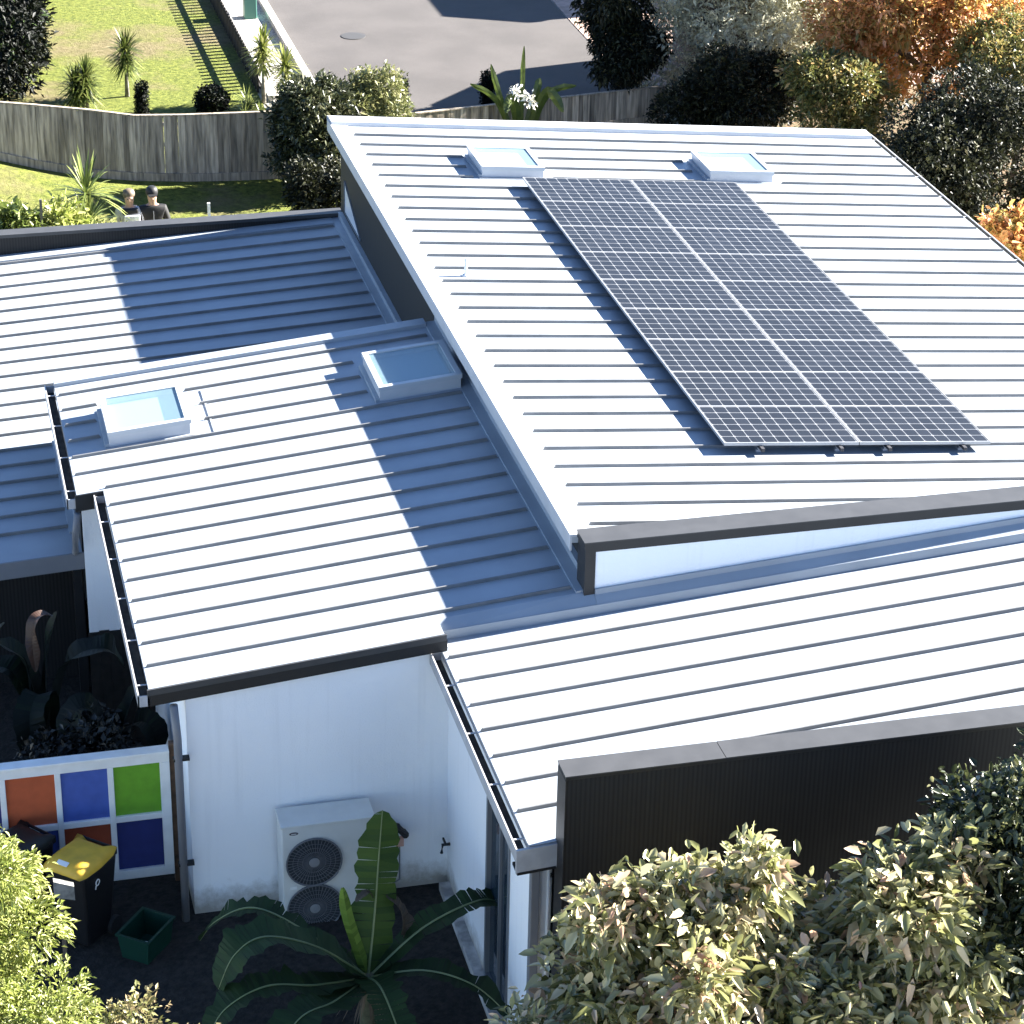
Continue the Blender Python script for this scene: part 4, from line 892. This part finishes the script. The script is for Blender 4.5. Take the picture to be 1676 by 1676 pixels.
# ------------------------------------------------------------------ wooden fences
WOOD = bpy.data.materials.new('weathered_paling'); WOOD.use_nodes = True
def _wood():
    nt = WOOD.node_tree; bs = nt.nodes['Principled BSDF']; a = nt.nodes.new('ShaderNodeAttribute'); a.attribute_name = 'tint'
    r = nt.nodes.new('ShaderNodeValToRGB'); e = r.color_ramp.elements; e[0].color = (.17, .14, .108, 1); e[1].color = (.44, .365, .28, 1); nt.links.new(a.outputs['Fac'], r.inputs[0])
    tc = nt.nodes.new('ShaderNodeTexCoord'); mp = nt.nodes.new('ShaderNodeMapping'); mp.inputs['Scale'].default_value = (14, 14, 1.2); nt.links.new(tc.outputs['Object'], mp.inputs[0])
    n = nt.nodes.new('ShaderNodeTexNoise'); n.inputs['Scale'].default_value = 1.5; n.inputs['Detail'].default_value = 6; nt.links.new(mp.outputs[0], n.inputs['Vector'])
    mr = nt.nodes.new('ShaderNodeMapRange'); mr.inputs[1].default_value = .3; mr.inputs[2].default_value = .7; mr.inputs[3].default_value = .45; mr.inputs[4].default_value = 1.5; nt.links.new(n.outputs['Fac'], mr.inputs[0])
    mx = nt.nodes.new('ShaderNodeMixRGB'); mx.blend_type = 'MULTIPLY'; mx.inputs[0].default_value = 1; nt.links.new(r.outputs[0], mx.inputs[1]); nt.links.new(mr.outputs[0], mx.inputs[2])
    nt.links.new(mx.outputs[0], bs.inputs['Base Color']); bs.inputs['Roughness'].default_value = .9
_wood()
def paling_fence(line, label, top, seed, base=None):
    base = base or [GZ] * len(line)
    f = thing('paling_fence', (line[0][0], line[0][1], GZ), label, 'wooden fence', 'weathered paling fences behind the house'); rg = random.Random(seed)
    pal, rail, post = MB(), MB(), MB(); tops = []
    for i in range(len(line) - 1):
        a, c = Vector(line[i][:2] + (0,)), Vector(line[i + 1][:2] + (0,)); za, zc = top[i], top[i + 1]; ba, bc = base[i], base[i + 1]
        d = (c - a); n = max(1, round(d.length / .122)); u = d.normalized(); s = Vector((-u.y, u.x, 0))
        for k in range(n):
            p = a + d * ((k + .5) / n); zt = za + (zc - za) * (k + .5) / n + rg.uniform(-.012, .008); w = .066 + rg.uniform(-.004, .003); off = s * (.0 if k % 2 else -.012); th = s * .009; zb = ba + (bc - ba) * (k + .5) / n
            lx = rg.uniform(-.006, .006)
            q = [p - u * w - th + off, p + u * w - th + off, p + u * w + th + off, p - u * w + th + off]
            pal.hexa([(v.x, v.y, zb + .02) for v in q] + [(v.x + lx, v.y, zt) for v in q], t=rg.random())
        for zf in (.22, .55, .86):
            rail.bar((a.x + s.x * .04, a.y + s.y * .04, ba + zf * (za - ba)), (c.x + s.x * .04, c.y + s.y * .04, bc + zf * (zc - bc)), .04, .07)
        rail.bar((a.x - s.x * .0, a.y, za + .012), (c.x, c.y, zc + .012), .07, .022)
        rail.bar((a.x - s.x * .03, a.y - s.y * .03, ba + .08), (c.x - s.x * .03, c.y - s.y * .03, bc + .08), .03, .15)
        post = MB(); post.box(a.x - .045, a.x + .045, a.y + .03, a.y + .12, GZ, za - .03); post.build('post', WOOD, f)
    pal.build('palings', WOOD, f); rail.build('rail', WOOD, f)
FXS = [-9, -6, -4.4, -3.75, -2.8, -2.0, -1.1, -.4, .33, .95]
paling_fence([(x, 22.95) for x in FXS] + [(2.0, 23.35), (3.1, 23.9)], 'weathered grey paling fence with a dipping top between the two lawns', [-1.2, -1.62, -1.93, -2.02, -2.165, -2.316, -2.356, -2.37, -2.382, -2.40, -2.62, -2.86], 5, [bank(x) for x in FXS] + [GZ, GZ])
paling_fence([(3.15, 23.92), (5.5, 24.45), (8.7, 24.95)], 'dark weathered paling fence seen just over the far edge of the high roof', [-2.90, -2.95, -2.95], 6)
# low picket edging beside the gravel strip
pf = thing('picket_fence', (1.05, 30, GZ), 'low dark picket edging casting a comb shadow across the far lawn', 'picket fence'); b = MB(); r_ = MB()
y = 28.3
while y < 38: b.box(1.02, 1.06, y, y + .09, GZ, GZ + .50); y += .235
DKW = mat('dark_picket', (.035, .03, .026), .8)
r_.box(1.06, 1.09, 28.2, 38, GZ + .36, GZ + .42); r_.box(1.06, 1.09, 28.2, 38, GZ + .1, GZ + .16); b.build('pickets', DKW, pf); r_.build('rail', DKW, pf)
# green electrical box in the gravel strip
gb = thing('utility_box', (1.72, 33.9, GZ), 'green utility box standing in the gravel strip', 'utility box')
b = MB(); b.box(1.58, 1.86, 33.75, 34.05, GZ, GZ + .55); b.build('cabinet', mat('box_green', (.05, .16, .12), .5), gb, bevel=.02)
b = MB(); b.box(1.565, 1.875, 33.735, 34.065, GZ + .55, GZ + .58); b.build('lid', mat('box_green_lid', (.06, .18, .14), .5), gb)

# block added and shaped to shade the driveway, and the neighbouring house at the right
nb = thing('blocker', (11.5, 28.3, GZ), 'low brown garage behind the silvery tree, added to shade the driveway', 'blocker')
fp = [(9.6, 25.7), (9.6, 27.45), (11.55, 29.25), (14.2, 29.8), (14.2, 25.7)]
b = MB(); b.prism(fp, GZ, GZ + 2.45); b.build('wall', mat('blocker_wall', (.12, .09, .075), .8), nb)
b = MB(); b.prism([(9.45, 25.6), (9.45, 27.35), (11.5, 29.38), (14.3, 29.95), (14.3, 25.6)], GZ + 2.46, GZ + 2.6); b.build('roof', GREYC, nb)
nh = thing('neighbour_house', (15, 36, GZ), 'white neighbouring house beyond the top right trees', 'house')
b = MB(); b.prism([(12.3, 33.9), (14.0, 33.1), (14.6, 33.4), (24, 33.4), (24, 41), (12.3, 41)], GZ, GZ + 3.0); b.build('wall', RENDER, nh)
b = MB(); b.prism([(12.2, 33.85), (14.0, 33.0), (14.6, 33.3), (24.1, 33.3), (24.1, 41.1), (12.2, 41.1)], GZ + 3.0, GZ + 3.15); b.build('roof', GREYC, nh)

# ------------------------------------------------------------------ people
SKIN = mat('skin', (.45, .27, .20), .5)
def person(x, y, h, label, top, torso_cols, hair, cap=None, face_dir=-.2):
    p = thing('person', (x, y, GZ), label, 'person', None); s = h / 1.75
    J = {'pel': (0, 0, .95), 'sp': (0, 0, 1.15), 'ch': (0, .0, 1.34), 'nk': (0, 0, 1.47), 'hd0': (0, -.01, 1.56), 'hd1': (0, -.015, 1.66), 'hd2': (0, -.005, 1.71),
         'sl': (-.18, 0, 1.40), 'el': (-.25, -.02, 1.12), 'wl': (-.14, -.22, 1.10), 'sr': (.18, 0, 1.40), 'er': (.25, -.02, 1.12), 'wr': (.14, -.22, 1.12),
         'hl': (-.09, 0, .90), 'kl': (-.10, -.02, .50), 'al': (-.10, .02, .08), 'tl': (-.11, -.13, .03), 'hr': (.09, 0, .90), 'kr': (.10, -.02, .50), 'ar': (.10, .02, .08), 'tr': (.11, -.13, .03)}
    Rr = {'pel': .145, 'sp': .13, 'ch': .15, 'nk': .055, 'hd0': .075, 'hd1': .088, 'hd2': .06, 'sl': .07, 'el': .045, 'wl': .032, 'sr': .07, 'er': .045, 'wr': .032, 'hl': .095, 'kl': .06, 'al': .042, 'tl': .035, 'hr': .095, 'kr': .06, 'ar': .042, 'tr': .035}
    E = [('pel', 'sp'), ('sp', 'ch'), ('ch', 'nk'), ('nk', 'hd0'), ('hd0', 'hd1'), ('hd1', 'hd2'), ('ch', 'sl'), ('sl', 'el'), ('el', 'wl'), ('ch', 'sr'), ('sr', 'er'), ('er', 'wr'), ('pel', 'hl'), ('hl', 'kl'), ('kl', 'al'), ('al', 'tl'), ('pel', 'hr'), ('hr', 'kr'), ('kr', 'ar'), ('ar', 'tr')]
    def skinobj(name, keys, grow, m):
        ks = [k for k in J if k in keys]; me = bpy.data.meshes.new(name)
        me.from_pydata([tuple(v * s for v in J[k]) for k in ks], [(ks.index(a), ks.index(b_)) for a, b_ in E if a in ks and b_ in ks], [])
        o = bpy.data.objects.new(name, me); COL.objects.link(o); o.parent = p; me.materials.append(m)
        sk = o.modifiers.new('skin', 'SKIN'); sk.use_smooth_shade = True
        if not me.skin_vertices: bpy.context.view_layer.objects.active = o
        for k, sv in zip(ks, me.skin_vertices[0].data):
            r = Rr[k] * s * grow; fl = .72 if k in ('pel', 'sp', 'ch') else 1.1 if k in ('hd1',) else 1
            sv.radius = (r, r * fl); sv.use_root = (k == ks[0])
        ss = o.modifiers.new('sub', 'SUBSURF'); ss.levels = ss.render_levels = 2
        return o
    skinobj('body', list(J), 1, SKIN)
    skinobj('jacket', ['pel', 'sp', 'ch', 'sl', 'el', 'sr', 'er', 'nk'], 1.2, top)
    skinobj('trousers', ['pel', 'hl', 'kl', 'al', 'hr', 'kr', 'ar'], 1.12, mat('trousers_dark', (.03, .035, .05), .8))
    def loc(dx, dy, dz): return (x + dx * s, y + dy * s, GZ + dz * s)
    b = MB(); rs = [(.001, .105), (.05, .10), (.085, .075), (.098, .035), (.100, .0), (.094, -.03)]
    b.lathe(loc(0, .012, 1.675), [(r * s, z_ * s) for r, z_ in reversed(rs)], 20); 
    b.build('cap' if cap else 'hair', cap or hair, p, smooth=True)
    if cap:
        b = MB(); b.hexa([loc(-.065, -.165, 1.655), loc(.065, -.165, 1.655), loc(.08, -.06, 1.66), loc(-.08, -.06, 1.66), loc(-.065, -.165, 1.665), loc(.065, -.165, 1.665), loc(.08, -.06, 1.68), loc(-.08, -.06, 1.68)]); b.build('cap_peak', cap, p)
    b = MB(); b.lathe(loc(0, -.088, 1.60), [(.014 * s, -.012 * s), (.010 * s, .02 * s), (.004 * s, .035 * s)], 8); b.build('nose', SKIN, p)
    for sx in (-1, 1):
        b = MB(); b.lathe(loc(sx * .032, -.086, 1.633), [(.006 * s, -.006 * s), (.012 * s, 0), (.006 * s, .006 * s)], 8); b.build('eye', RUBBER, p)
    for sx in (-1, 1):
        b = MB(); w = loc(sx * .14, -.22, 1.11); w = Vector(w)
        b.tube([w, w + Vector((-sx * .03, -.05, 0))], [.03, .036], 8)
        for k in range(4):
            q = w + Vector((-sx * .03 + (k - 1.5) * .019, -.05, 0)); b.tube([q, q + Vector((-sx * .012, -.035, -.006)), q + Vector((-sx * .02, -.05 + .005 * abs(k - 1), -.03))], [.009, .0085, .006], 6)
        q = w + Vector((-sx * .045, -.02, .01)); b.tube([q, q + Vector((-sx * .03, -.02, .02)), q + Vector((-sx * .045, -.045, .015))], [.01, .009, .006], 6)
        b.build('hand', SKIN, p)
    for nm, dims, m in torso_cols:
        b = MB(); b.box(*[(x, x, y, y, GZ, GZ)[i] + dims[i] * s for i in range(6)]); b.build(nm, m, p, bevel=.02)
    return p
person(-2.63, 17.85, 1.74, 'fair haired person in a light grey top and black scarf', mat('grey_shirt', (.42, .43, .46), .8), [('scarf', (-.13, .13, -.13, .10, 1.385, 1.47), mat('black_scarf', (.012, .012, .014), .8)), ('printed_bib', (-.11, .15, -.16, -.13, 1.0, 1.375), mat('bib_cloth', (.80, .82, .88), .8, var=.3, vscale=9))], mat('fair_hair', (.12, .09, .06), .6, var=.3, vscale=20))
person(-2.26, 17.85, 1.76, 'person in a black jacket and black cap', mat('black_jacket', (.007, .0065, .007), .7), [('zip', (-.006, .006, -.125, -.115, 1.1, 1.4), FRAME)], mat('dark_hair', (.02, .015, .012), .6), cap=mat('black_cap', (.008, .008, .009), .6))
